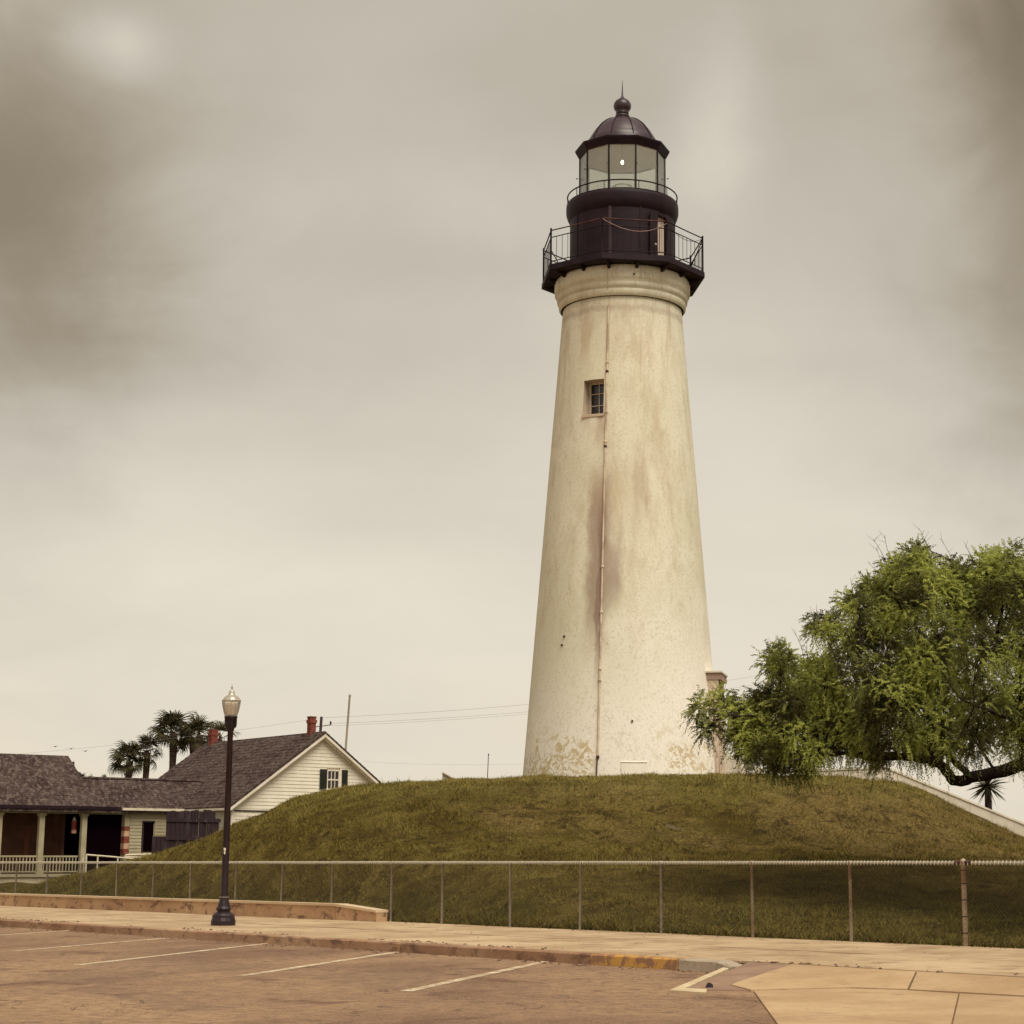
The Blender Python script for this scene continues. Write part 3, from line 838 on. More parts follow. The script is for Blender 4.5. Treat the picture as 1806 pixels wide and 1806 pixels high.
    # doorway: jambs, pale door standing inside, dark leaf folded back on the wall
    def wpt(p, r, z): return Vector((c.x + r * math.sin(p), c.y - r * math.cos(p), z))
    pr = [wpt(da0, rW, zf), wpt(da0, rW, zdt), wpt(da1, rW, zdt), wpt(da1, rW, zf)]
    am = (da0 + da1) / 2; inn = -Vector((math.sin(am), -math.cos(am), 0))
    dr = MB().add(pr + [q + inn * .16 for q in pr], [(k, (k + 1) % 4, 4 + (k + 1) % 4, 4 + k) for k in range(4)]).build('doorway', BLACK, root)
    q0, q1 = pr[0] + inn * .12, pr[3] + inn * .12; nb = 4
    for k in range(nb):
        a, b = q0.lerp(q1, k / nb + .02), q0.lerp(q1, (k + 1) / nb - .02)
        MB().prism([a, b, b + Z * (zdt - zf), a + Z * (zdt - zf)], inn * .03).build('plank', DOORM, dr)
    leaf = MB(); lf = [wpt(da0, rW + .035, zf + .04), wpt(da0 - R(11), rW + .10, zf + .04)]
    t_ = (lf[1] - lf[0]); nrm = t_.cross(Z).normalized()
    leaf.prism([lf[0], lf[1], lf[1] + Z * (zdt - zf - .06), lf[0] + Z * (zdt - zf - .06)], nrm * .04)
    lo = leaf.build('door', BLACK, root)
    MB().lathe(wpt(da0 - R(6), rW + .16, zf + .62), [(.001, -.05), (.04, -.02), (.045, .02), (.001, .05)], 10).build('handle', GALV, lo)
    # upper gallery: coved lip
    zc = zt(366)
    prof = [(rW - .01, zt(396)), (rW + .03, zt(393)), (rp(97, 385), zt(387)), (rp(99, 378), zt(380)), (rp(99, 372), zt(371)), (rp(98.5, 368), zc), (rp(60, 366), zc), (.3, zc)]
    MB().lathe(c, prof, 96).build('upper_gallery', BLACK, root)
    rU = rp(96.5, 352); zU = zt(350.5)
    ur = MB().ring(c, rU, zU, .022, 96).build('upper_railing', BLACK, root)
    for k in range(10):
        a = R(-20 + 36 * k) + .02
        MB().tube([wpt(a, rU, zc - .02), wpt(a, rU, zU)], .013, 6).build('baluster', BLACK, ur)
    MB().ring(c, rU - .0, zc + .03, .014, 96).build('rail', BLACK, ur)
    # lantern
    rL = rp(75, 320); zL0 = zc; zL1 = zt(276); p0 = R(-18)
    lan = MB().lathe(c, [(rL - .05, zL0), (rL + .03, zL0), (rL + .03, zL0 + .09), (rL - .05, zL0 + .09)], 10, False, p0).build('lantern', BLACK, root)
    for k in range(10):
        a = p0 + k * R(36)
        d = Vector((math.sin(a), -math.cos(a), 0)); t_ = Vector((math.cos(a), math.sin(a), 0))
        MB().box(c + d * rL + Z * ((zL0 + zL1) / 2 + .05), (.045, .05, zL1 - zL0 - .08), (t_, d, Z)).build('mullion', BLACK, lan)
        a2 = a + R(36); q1, q2 = wpt(a, rL - .005, 0), wpt(a2, rL - .005, 0)
        s = (q2 - q1).normalized(); nrm = s.cross(Z)
        q1 = q1 + s * .024; q2 = q2 - s * .024
        MB().prism([q1 + Z * (zL0 + .09), q2 + Z * (zL0 + .09), q2 + Z * zL1, q1 + Z * zL1], nrm * .008).build('pane', LGLASS, lan)
        if k in (0, 1, 3, 8, 9, 6):
            MB().ring(c + d * (rL + .09) + Z * (zL0 + .95), .035, 0, .008, 10, 4).build('hand_hold', BLACK, lan)
    # glass drum on the floor of the lantern
    LG = glassm('lens_glass', (.95, .97, .93), .2, .12, (.9, .95, .8))
    MB().lathe(c, [(.33, zL0), (.33, zL0 + .07), (.27, zL0 + .09)], 28).build('pedestal', DOMEM, lan)
    lens = MB().lathe(c, [(.30, zL0 + .09), (.30, zL0 + .66)], 28).build('lens', LG, lan)
    MB().ring(c, .30, zL0 + .67, .02, 32).build('lens_ring', WINF, lens)
    for k in range(4):
        MB().tube([wpt(R(45 + 90 * k), .30, zL0 + .09), wpt(R(45 + 90 * k), .30, zL0 + .66)], .016, 6).build('lens_bar', WINF, lens)
    em = bpy.data.materials.new('lit_bulb'); em.use_nodes = True
    b = em.node_tree.nodes['Principled BSDF']; b.inputs['Emission Color'].default_value = (1, .86, .58, 1); b.inputs['Emission Strength'].default_value = 5
    MB().lathe(c + Z * (zt(286.5)), [(.001, -.07), (.035, -.05), (.046, 0), (.038, .04), (.016, .07), (.001, .08)], 12).build('bulb', em, lan)
    MB().tube([c + Z * (zt(286.5) + .09), c + Z * (zL1 + .5)], .012, 6).build('lamp_stem', DOMEM, lan)
    # hoop ladder inside
    for sx in (-1, 1):
        pts = [c + Vector((sx * .42 + sx * .20 * math.sin(t * math.pi / 2), -.1, zL0 + .05 + .55 * math.sin(t * math.pi / 2 + .001))) for t in (0, .3, .6, 1)]
        pts = [c + Vector((sx * .78, .35, zL0)), c + Vector((sx * .78, .35, zL0 + .42)), c + Vector((sx * .68, .35, zL0 + .56)), c + Vector((sx * .50, .35, zL0 + .60))]
        MB().tube(pts, .02, 6).build('hoop', DOMEM, lan)
    # roof: flared fascia, soffit lining, dome
    rF = rp(83, 271); zF = zt(269); zFb = zt(281)
    roof = MB().lathe(c, [(rL - .04, zFb + .03), (rL + .03, zFb), (rF, zF - .02), (rF + .01, zF + .03), (rF * .93, zF + .07), (rF * .78, zF + .12), (rF * .74, zF + .17)], 10, False, p0).build('roof', BLACK, root)
    MB().lathe(c, [(rL - .045, zFb + .02), (rL - .10, zFb + .06), (rL * .8, zFb + .28), (rL * .45, zFb + .62), (rL * .2, zFb + .74), (.01, zFb + .76)], 40).build('ceiling_lining', CEIL, roof)
    dp = [(62, 256), (61, 252), (58.5, 249), (56.5, 245), (52.5, 238.5), (48, 232), (43, 226.5), (37, 221.5), (31, 217.3), (25, 214), (18, 211.5), (12, 210)]
    MB().lathe(c, [(rF * .76, zF + .15)] + [(rp(r, v), zt(v)) for r, v in dp] + [(.01, zt(209.6))], 60).build('dome', DOMEM, roof)
    for k in range(10):
        a = p0 + k * R(36)
        pts = [wpt(a, rp(r, v) + .012, zt(v) + .006) for r, v in dp]
        MB().tube(pts, .014, 5).build('rib', BLACK, roof)
    fp = [(12, 211), (11, 208.5), (12.5, 207), (13, 205.5), (12, 204), (9.5, 203), (9.5, 202), (11.5, 201), (11.5, 199.5), (9.5, 198.5), (13, 195), (15.2, 191), (15.8, 187.5), (15, 183.5), (12.5, 179.5), (9, 176.5), (5.5, 174.5), (3.2, 172.5), (2, 169.5), (1.3, 165), (.9, 155), (.6, 148), (.3, 142)]
    MB().lathe(c, [(rp(r, v), zt(v)) for r, v in fp], 28).build('finial', DOMEM, roof)
    # down pipe / lightning conductor
    pa = R(-12.6); pts = []
    for v in list(range(540, 1345, 24)) + [1336]:
        z = min(zfr(v), zt(554)); a = pa - R(1.0) * (v - 523) / 850
        pts.append(wpt(a, rshaft(z) + .03, z))
    pts.sort(key=lambda q: -q.z)
    pp = MB().tube(pts, .030, 8).build('down_pipe', PIPE, root)
    for v in (640, 656, 728, 780, 788, 1000, 1080, 1180, 1200, 1335):
        z = zfr(v); a = pa - R(1.0) * (v - 523) / 850
        MB().lathe(wpt(a, rshaft(z) + .028, z), [(.035, -.04), (.048, -.03), (.048, .03), (.035, .04)], 8).build('bracket', RUST if v in (656, 788, 1335) else PIPE, pp)
    MB().tube([wpt(pa - R(1.2), rshaft(zfr(1335)) + .035, zfr(1335)), wpt(pa - R(1.6), rshaft(3.6) + .035, 3.6)], .022, 6).build('rod', RUST, pp)
    MB().tube([wpt(pa, rp(119.5, 510) + .012, zt(500)), wpt(pa, rp(119.5, 510) + .012, zt(520)), wpt(pa, rp(112, 540) + .02, zt(540)), wpt(pa, rshaft(zt(552)) + .02, zt(556))], .012, 5).build('rod', PIPE, pp)
    # small fittings in the render
    for u, v in ((990, 1134), (994, 1119), (1115, 1272), (1119, 490)):
        z = zfr(v); r = rshaft(z) if v > 560 else rp(119.5, 510); a = math.asin((u - 1097.5) / F * (57 - r) / r)
        q = wpt(a, r + .01, z); d = Vector((math.sin(a), -math.cos(a), 0))
        MB().tube([q - d * .02, q + d * .03], .032, 8).build('bolt', RUST, root)
    # access hatch low on the shaft
    a0, a1 = math.asin((1096 - 1097.5) / rt(1356)), math.asin((1139 - 1097.5) / rt(1356)); vs = []; K = 6
    for z in (3.3, zfr(1346)):
        for k in range(K + 1):
            a = a0 + (a1 - a0) * k / K; vs.append(wpt(a, rshaft(z) + .02, z))
    mb = MB().add(vs, [(k, k + 1, K + 2 + k, K + 1 + k) for k in range(K)])
    mb.add([v for v in vs[K + 1:]] + [v + (Vector((c.x, c.y, v.z)) - v).normalized() * .05 for v in vs[K + 1:]], [(k + 1, k, K + 1 + k, K + 2 + k) for k in range(K)])
    mb.build('access_hatch', simple('hatch_whitewash', (.86, .80, .70), (.80, .74, .63), 3, .8), root)
    MB().tube([wpt(a0 + (a1 - a0) * k / K, rshaft(zfr(1345)) + .018, zfr(1344.5)) for k in range(K + 1)], .018, 5).build('hatch_lintel', TOWER, root)
    # entrance surround on the right-hand side
    a = R(80); d = Vector((math.sin(a), -math.cos(a), 0)); t_ = Vector((math.cos(a), math.sin(a), 0)); r0 = rshaft(4.0)
    zt_ = zt(1205); ez = simple('entrance_render', (.58, .46, .36), (.68, .55, .44), 2, .9)
    ent = MB()
    z0 = 3.3
    for s in (-1, 1): ent.box(c + d * (r0 - .22) + t_ * s * .58 + Z * ((z0 + zt_) / 2), (.24, .5, zt_ - z0), (t_, d, Z))
    e = ent.build('entrance_surround', ez, root)
    MB().box(c + d * (r0 - .20) + Z * (zt_ + .10), (1.46, .62, .20), (t_, d, Z)).build('lintel', simple('lintel_brown', (.33, .22, .18), (.42, .30, .24), 3, .9), e)
    MB().box(c + d * (r0 - .20) + Z * (zt_ + .225), (1.56, .68, .05), (t_, d, Z)).build('lintel_cap', STAIRW, e)
    MB().box(c + d * (r0 - .16) + Z * ((z0 + zt_) / 2), (.92, .10, zt_ - z0), (t_, d, Z)).build('door', simple('entrance_door', (.10, .06, .05), (.15, .09, .07), 3, .7), e)
    for u in (1264.5, 1271):
        q = at(u, 1368, 55.2)
        MB().tube([Vector((q.x, q.y, 3.5)), Vector((q.x, q.y, zt(1336, 55.2)))], .045, 8).build('pipe', ez, root)
build_tower()

# ------------------------------------------------------------------ white stairs and walkway walls behind the mound's crest
def slab_between(p, q, drop, thick, nrm=Vector((0, 1, 0))):
    """a wall whose top runs p to q, drop deep"""
    return [p, q, q - Z * drop, p - Z * drop], nrm * thick
def build_stairs():
    root = thing('entrance_steps', 'white masonry steps with sloping parapet beside the lighthouse door', 'stairs', at(1300, 1368, 57.5))
    a, b = at(1268, 1326, 57.5), at(1362, 1367, 57.5)
    MB().prism(*slab_between(a, b, 1.0, .16)).build('parapet', STAIRW, root)
    MB().prism([a + Z * .0, b + Z * .0, b + Z * .05, a + Z * .05], Vector((0, .2, 0))).build('coping', WHITE2, root)
    a2, b2 = a + Vector((0, 1.5, 0)), b + Vector((0, 1.5, 0))
    MB().prism(*slab_between(a2 + Z * .1, b2 + Z * .1, 1.0, .16)).build('parapet', STAIRW, root)
    n = 5
    for i in range(n):
        p = a.lerp(b, (i + .5) / n) - Z * .45
        MB().box(p + Vector((0, .83, -.3)), (abs(b.x - a.x) / n - .005, 1.32, .6), None).build('step', STAIRW, root)
    root = thing('walkway_wall', 'low white wall around the walkway right of the lighthouse, under the tree', 'wall', at(1500, 1371, 60))
    pts = [at(1392, 1374, 60), at(1438, 1357.5, 60), at(1500, 1354.5, 60), at(1566, 1352, 60)]
    for p, q in zip(pts, pts[1:]):
        MB().prism(*slab_between(p - Z * .055, q - Z * .055, .9, .18)).build('wall_panel', STAIRW, root)
        MB().prism([p + Vector((0, -.03, 0)), q + Vector((0, -.03, 0)), q + Vector((0, -.03, -.052)), p + Vector((0, -.03, -.052))], Vector((0, .24, 0))).build('coping', WHITE2, root)
    root = thing('mound_stairway', 'pale concrete stairway between two sloping walls going down the right side of the mound', 'stairs', at(1650, 1440, 56))
    na, nb = at(1562, 1370, 54), at(1905, 1524, 54)
    fa, fb = at(1556, 1349, 58), at(1905, 1492, 58)
    MB().prism(*slab_between(na - Z * .07, nb - Z * .07, .75, .18)).build('near_wall', simple('stair_edge', (.50, .36, .26), (.58, .43, .32), 2, .9), root)
    MB().prism([na, nb, nb - Z * .068, na - Z * .068], Vector((0, .24, 0))).build('coping', WHITE2, root)
    k = 9
    for i in range(k):
        p, q = fa.lerp(fb, i / k), fa.lerp(fb, (i + 1) / k)
        s = (q - p) * .004
        MB().prism(*slab_between(p + s - Z * .06, q - s - Z * .06, 1.25, .18)).build('wall_panel', STAIRW, root)
    MB().prism([fa + Vector((0, -.03, 0)), fb + Vector((0, -.03, 0)), fb + Vector((0, -.03, -.058)), fa + Vector((0, -.03, -.058))], Vector((0, .26, 0))).build('coping', WHITE2, root)
    n = 17
    for i in range(n):
        p = na.lerp(nb, (i + .5) / n)
        MB().box(p + Vector((0, 2.09, -.45)), (abs(nb.x - na.x) / n - .004, 3.7, .55)).build('step', STAIRW, root)
build_stairs()

# ------------------------------------------------------------------ keeper's cottage
HG = {}
def build_house():
    C1 = at(410, 1420, 80.0)                       # near left eave corner of the gable
    G = Vector((C1.x, C1.y, 0))
    apex = hit(568, 1293, C1, E1) - Z * .12
    hw = (apex - C1).dot(E2); rise = apex.z - C1.z
    gz = .40
    root = thing('cottage', 'white clapboard cottage with dark shingle roof and green-shuttered gable window behind the mound', 'house', Vector((C1.x, C1.y, gz)))
    L = 10.4
    ze = C1.z
    HG.update(C1=C1, hw=hw, rise=rise, ze=ze, L=L)
    def P(a, b, z): return Vector((C1.x, C1.y, 0)) + E2 * a + E1 * b + Z * z   # a across, b back
    # wall core
    core = MB().prism([P(.04, .05, gz), P(2 * hw - .04, .05, gz), P(2 * hw - .04, .05, ze), P(hw, .05, ze + rise - .05), P(.04, .05, ze)], E1 * (L - .1))
    core.build('wall_core', WHITE, root)
    # clapboards on the gable, each one a board
    ex = .152
    wz = hit(578, 1358, C1, E1).z, hit(578, 1390, C1, E1).z
    wl, wr = (hit(563, 1375, C1, E1) - C1).dot(E2), (hit(611, 1375, C1, E1) - C1).dot(E2)
    gw = [(hit(u, 1375, C1, E1) - C1).dot(E2) for u in (563, 575.5, 597.5, 600, 611.5)]
    ztop = hit(585, 1358, C1, E1).z; zbot = hit(585, 1391, C1, E1).z
    z = gz + .5
    while z < ze + rise - .12:
        zm = min(z + ex, ze + rise - .02)
        if z < ze: a, b = .03, 2 * hw - .03
        else:
            f = (z - ze) / rise; a, b = hw * f + .03, 2 * hw - hw * f - .03
        spans = [(a, b)]
        if z + ex > zbot + .02 and z < ztop - .02: spans = [(a, gw[1] + .01), (gw[3] - .01, b)]
        for a_, b_ in spans:
            cut = ex / rise * hw if z >= ze - ex else 0
            ca = cut if (a_ == a and z >= ze - ex) else 0; cb = cut if (b_ == b and z >= ze - ex) else 0
            v = [P(a_, -.022, z), P(b_, -.022, z), P(b_ - cb, -.004, zm), P(a_ + ca, -.004, zm), P(a_, .06, z), P(b_, .06, z), P(b_ - cb, .06, zm), P(a_ + ca, .06, zm)]
            MB().add(v, [(0, 1, 2, 3), (1, 0, 4, 5), (3, 2, 6, 7), (0, 3, 7, 4), (2, 1, 5, 6)]).build('clapboard', WHITE, root)
        z += ex
    # left side clapboards (short stretch seen below the eave)
    z = gz + .5
    while z < ze - .02:
        v = [P(-.022, 0, z), P(-.022, 4.2, z), P(-.004, 4.2, z + ex), P(-.004, 0, z + ex), P(.05, 0, z), P(.05, 4.2, z), P(.05, 4.2, z + ex), P(.05, 0, z + ex)]
        MB().add(v, [(3, 2, 1, 0), (0, 1, 5, 4), (2, 3, 7, 6), (3, 0, 4, 7), (1, 2, 6, 5)]).build('clapboard', WHITE, root)
        z += ex
    MB().box(P(-.01, -.01, (gz + ze) / 2), (.12, .10, ze - gz), (E2, E1, Z)).build('corner_board', WHITE2, root)
    zb_ = hit(440, 1430, C1, E1).z
    MB().box(P(hw, -.03, zb_), (2 * hw, .05, .05), (E2, E1, Z)).build('belt_board', BLACK, root)
    # roof slabs with overhang
    ov = .28; oe = .30; s = rise / hw
    for sgn in (0, 1):
        def Q(a, b, z):
            return P(a if sgn == 0 else 2 * hw - a, b, z)
        p = [Q(-oe, -ov, ze - oe * s + .06), Q(hw, -ov, ze + rise + .06), Q(hw, L + ov, ze + rise + .06), Q(-oe, L + ov, ze - oe * s + .06)]
        rf = MB().prism(p, Z * .10).build('roof', ROOF, root)
        # courses
        nc = 22
        for k in range(nc):
            f0, f1 = k / nc, (k + 1) / nc
            a0, a1 = -oe + (hw + oe) * f0 - .02, -oe + (hw + oe) * f1
            zz0 = ze + a0 * s + .165 + .018; zz1 = ze + a1 * s + .165
            v = [Q(a0, -ov - .02, zz0), Q(a0, L + ov, zz0), Q(a1, L + ov, zz1), Q(a1, -ov - .02, zz1), Q(a0, -ov - .02, zz0 - .03), Q(a0, L + ov, zz0 - .03)]
            fs = [(0, 1, 2, 3), (4, 5, 1, 0)]
            MB().add(v, fs if sgn else [f[::-1] for f in fs]).build('shingle_course', ROOF, rf)
        # rake board
        p = [Q(-oe, -ov - .03, ze - oe * s - .06), Q(hw, -ov - .03, ze + rise - .06), Q(hw, -ov - .03, ze + rise + .06), Q(-oe, -ov - .03, ze - oe * s + .06)]
        MB().prism(p, E1 * .05).build('rake_board', WHITE2, root)
        p = [Q(-.02, -ov + .03, ze - .10), Q(hw, -ov + .03, ze + rise - .12), Q(hw, -ov + .03, ze + rise + .02), Q(-.02, -ov + .03, ze + .02)]
        MB().prism(p, E1 * (ov - .03)).build('soffit', WHITE2, root)
    MB().tube([P(hw, -ov - .02, ze + rise + .15), P(hw, L + ov, ze + rise + .15)], .045, 6).build('ridge_cap', ROOF, root)
    MB().box(P(-oe - .04, 1.9, ze - oe * s + .05), (.10, 4.3, .10), (E2, E1, Z)).build('gutter', WHITE2, root)
    # gable window with shutters
    def wbox(a0, a1, z0, z1, d0, d1): return MB().box(P((a0 + a1) / 2, (d0 + d1) / 2, (z0 + z1) / 2), (a1 - a0, d1 - d0, z1 - z0), (E2, E1, Z))
    wa0, wa1 = gw[1], gw[2]
    wn = MB(); tw = .05
    for mb in (wbox(wa0, wa0 + tw, zbot, ztop, -.06, .02), wbox(wa1 - tw, wa1, zbot, ztop, -.06, .02), wbox(wa0 + tw, wa1 - tw, ztop - tw, ztop, -.055, .02)):
        wn.add(mb.v, mb.f)
    wn_o = wn.build('window', WHITE2, root)
    wbox(wa0 - .05, wa1 + .05, zbot - .07, zbot, -.10, .02).build('sill', WHITE2, wn_o)
    zmid = (ztop + zbot) / 2 - .02
    wbox(wa0 + tw, wa1 - tw, zmid - .03, zmid + .03, -.05, .0).build('meeting_rail', WHITE2, wn_o)
    wi = wa1 - wa0 - 2 * tw
    for k in (1, 2):
        x_ = wa0 + tw + wi * k / 3
        wbox(x_ - .018, x_ + .018, zbot, zmid - .03, -.045, .0).build('glazing_bar', WHITE2, wn_o)
        wbox(x_ - .018, x_ + .018, zmid + .03, ztop - tw, -.045, .0).build('glazing_bar', WHITE2, wn_o)
    for k in range(3):
        x0, x1 = wa0 + tw + wi * k / 3 + .018, wa0 + tw + wi * (k + 1) / 3 - .018
        wbox(x0, x1, zbot, zmid - .03, -.025, -.015).build('pane', DARKGL, wn_o)
        wbox(x0, x1, zmid + .03, ztop - tw, -.025, -.015).build('pane', DARKGL, wn_o)
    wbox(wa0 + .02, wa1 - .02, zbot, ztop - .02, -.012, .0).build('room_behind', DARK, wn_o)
    wbox(gw[2], gw[3] + .04, zbot, ztop, -.05, .0).build('casing', WHITE2, wn_o)
    for a0, a1 in ((gw[0], gw[1] - .01), (gw[3] + .05, gw[4])):
        sh = wbox(a0, a1, zbot - .03, ztop + .02, -.085, -.045).build('shutter', SHUT, root)
        for k in range(9):
            zz = zbot + .08 + k * (ztop - zbot - .12) / 9
            MB().box(P((a0 + a1) / 2, -.092, zz), (a1 - a0 - .12, .02, .05), (E2, E1, Z)).build('slat', SHUT, sh)
    # chimneys on the ridge
    def chimney(u, v_top, v_bot, wpx, lab):
        # find b along the ridge
        lo, hi = 0.0, 12.0
        for _ in range(50):
            m = (lo + hi) / 2; p = P(hw, m, ze + rise + .5); uu = CX + F * p.x / (p.y * cp + (p.z - EYE) * sp)
            if uu > u: lo = m
            else: hi = m
        p = P(hw, m, 0); wpx *= .93; zt2 = hit(u, v_top, p, Vector((0, 1, 0))).z
        wd = wpx / F * (p.y * cp) * .72
        ch = MB().box(P(hw, m, ze + rise - .4 + (zt2 - ze - rise + .4) / 2), (wd, wd, zt2 - ze - rise + .4), (E2, E1, Z)).build('chimney', BRICK, root, label=lab)
        MB().box(P(hw, m, zt2 - .16), (wd + .07, wd + .07, .14), (E2, E1, Z)).build('corbel', BRICK, ch)
        MB().box(P(hw, m, zt2 + .03), (wd + .04, wd + .04, .06), (E2, E1, Z)).build('cap', BRICK, ch)
        zc_ = ze + rise + .02; k = 0
        while zc_ < zt2 - .26:
            MB().box(P(hw, m, zc_ + .04), (wd + .012, wd + .012, .085), (E2, E1, Z)).build('brick_course', BRICK, ch)
            zc_ += .10; k += 1
    chimney(549.5, 1266, 1300, 16.5, 'red brick chimney nearer the gable')
    chimney(376, 1289, 1325, 17.5, 'red brick chimney at the far end of the ridge')

    # ---- low wing with porch, running left from the cottage
    b0 = 4.0
    WP = P(0, b0, 0)
    e0 = hit(335, 1425, WP, E1); zw = e0.z
    root2 = thing('porch_wing', 'low shingled wing with white porch columns left of the cottage', 'building', P(-8, b0, gz))
    # ridge
    nrm = (E1.cross(Vector((E2.x * hw, E2.y * hw, rise)))).normalized()
    rpnt = hit(357, 1384, P(0, 0, ze) + Z * .17, nrm)
    bw = (rpnt - P(0, 0, 0)).dot(E1) - b0; zr = rpnt.z
    sl = (zr - zw) / bw
    slope_n = E2.cross(E1 * bw + Z * (zr - zw)).normalized()
    S0 = P(0, b0, zw)
    aL = -26.0
    def onroof(u, v):
        q = hit(u, v, S0, slope_n); return q
    q1, q2 = onroof(145, 1378), onroof(120, 1338)
    a1_ = (q1 - P(0, 0, 0)).dot(E2); b2_ = (q2 - P(0, 0, 0)).dot(E1); z2_ = q2.z; a2_ = (q2 - P(0, 0, 0)).dot(E2)
    arght = (rpnt - P(0, 0, 0)).dot(E2)
    ov = .25
    p = [P(aL, b0 - ov, zw - ov * sl), P(.0, b0 - ov, zw - ov * sl), P(arght, b0 + bw, zr), P(a1_, b0 + bw, zr), P(a2_, b2_, z2_), P(aL, b2_, z2_)]
    rf = MB().prism(p, Z * .12 + E1 * .0).build('roof', ROOF, root2)
    MB().prism([P(a1_, b0 + bw, zr), P(arght + .5, b0 + bw, zr), P(arght + .5, b0 + 2 * bw, zw), P(a1_, b0 + 2 * bw, zw)], Z * .12).build('roof', ROOF, root2)
    MB().prism([P(aL, b2_, z2_), P(a2_, b2_, z2_), P(a2_, b2_ + (b2_ - b0), zw), P(aL, b2_ + (b2_ - b0), zw)], Z * .12).build('roof', ROOF, root2)
    nc = 16
    for k in range(nc):
        f0, f1 = k / nc, (k + 1) / nc
        bb0, bb1 = b0 - ov + (bw + ov) * f0 - .02, b0 - ov + (bw + ov) * f1
        z0_, z1_ = zw + (bb0 - b0) * sl + .143, zw + (bb1 - b0) * sl + .125
        ar0 = arght * max(0, (bb0 - b0)) / bw
        v = [P(aL, bb0, z0_), P(ar0, bb0, z0_), P(ar0, bb1, z1_), P(aL, bb1, z1_), P(aL, bb0, z0_ - .04), P(ar0, bb0, z0_ - .04)]
        MB().add(v, [(0, 1, 2, 3), (4, 5, 1, 0)]).build('shingle_course', ROOF, rf)
    MB().tube([P(a1_, b0 + bw, zr + .15), P(arght, b0 + bw, zr + .15)], .06, 6).build('ridge_cap', ROOF, root2)
    # body behind the porch
    def B(a0, a1, c0, c1, z0, z1): return MB().box(P((a0 + a1) / 2, (c0 + c1) / 2, (z0 + z1) / 2), (a1 - a0, c1 - c0, z1 - z0), (E2, E1, Z))
    A = lambda u, v=1480: (hit(u, v, WP, E1) - P(0, 0, 0)).dot(E2)
    zz = lambda v, u=180: hit(u, v, WP, E1).z
    zfl = zz(1541); zbm = zz(1436); zbt = zw + .02
    aq = A(219)
    # beam and fascia, gutter
    B(aL, A(290), b0 + .02, b0 + .22, zbm, zbt).build('beam', WHITE_DIM, root2)
    B(A(208), .0, b0 - ov - .10, b0 - ov + .0, zw - .16, zw - .06).build('gutter', WHITEH, root2)
    B(aL, A(206), b0 - ov - .05, b0 - ov - .005, zw - .15, zw - .02).build('fascia', BLACK, root2)
    # porch floor and foundation
    B(aL, A(172), b0 - .05, b0 + 2.6, zfl - .12, zfl).build('porch_floor', WHITE_DIM, root2)
    B(aL, A(172), b0 + .02, b0 + 2.5, gz - .3, zfl - .13).build('foundation', CONCP, root2)
    aw_ = A(300)
    # back wall with brick lower part, near-black sheet painting the recess's deep shade
    bk = b0 + 2.4
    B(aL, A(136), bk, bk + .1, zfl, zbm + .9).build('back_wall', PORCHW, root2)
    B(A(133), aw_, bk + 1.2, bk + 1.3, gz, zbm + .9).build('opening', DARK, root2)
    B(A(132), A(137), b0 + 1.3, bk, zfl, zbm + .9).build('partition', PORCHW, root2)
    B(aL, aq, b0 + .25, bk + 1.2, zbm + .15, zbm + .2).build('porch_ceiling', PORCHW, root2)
    # door frame at back, brownish lower panel
    B(A(84), A(92), bk - .03, bk - .002, zfl, zfl + 2.0).build('door_frame', simple('brown_frame', (.16, .06, .04), (.2, .08, .05), 3), root2)
    # solid clapboard bay
    aw = A(300)
    B(aq, aw, b0 + .03, b0 + 2.4, gz, zbm + .02).build('bay_wall', WHITE_DIM, root2)
    B(A(151), aq - .02, b0 + .28, b0 + .34, gz, zbm + .1).build('shade_panel', DARK, root2)  # no door here: near-black panel painting the deep shade beside the bay
    wa, wb = A(252), A(270); wt, wbt = zz(1449), zz(1502)
    z = zz(1508)
    while z < zbm:
        for s0, s1 in ([(A(228), aw)] if z + .14 < wbt or z > wt else [(A(228), wa - .06), (wb + .06, aw)]):
            v = [P(s0, b0 - .02, z), P(s1, b0 - .02, z), P(s1, b0, z + .14), P(s0, b0, z + .14), P(s0, b0 + .03, z), P(s1, b0 + .03, z), P(s1, b0 + .03, z + .14), P(s0, b0 + .03, z + .14)]
            MB().add(v, [(0, 1, 2, 3), (1, 0, 4, 5), (3, 2, 6, 7), (0, 3, 7, 4), (2, 1, 5, 6)]).build('clapboard', WHITE_DIM, root2)
        z += .14
    B(wa, wb, b0 + .0, b0 + .028, wbt, wt).build('door', DARK, root2, label='narrow dark door in the clapboard bay')
    B(wa - .07, wa, b0 - .05, b0 + .03, wbt, wt + .06).build('door_frame', PLANK, root2)
    B(wa, wb + .03, b0 - .05, b0 + .03, wt, wt + .06).build('door_frame', PLANK, root2)
    # brick quoins at the corner of the bay
    zq = [1506, 1497, 1487, 1475, 1465, 1457, 1441]
    for k, (v0, v1) in enumerate(zip(zq, zq[1:])):
        m_ = BRICK if k in (0, 2, 4) else (simple('pale_brick', (.50, .30, .20), (.60, .40, .28), 4) if k in (1, 3) else WHITE_DIM)
        B(aq - .02, A(227), b0 - .035, b0 + .3, zz(v0) + .004, zz(v1) - .004).build('quoin', m_, root2)
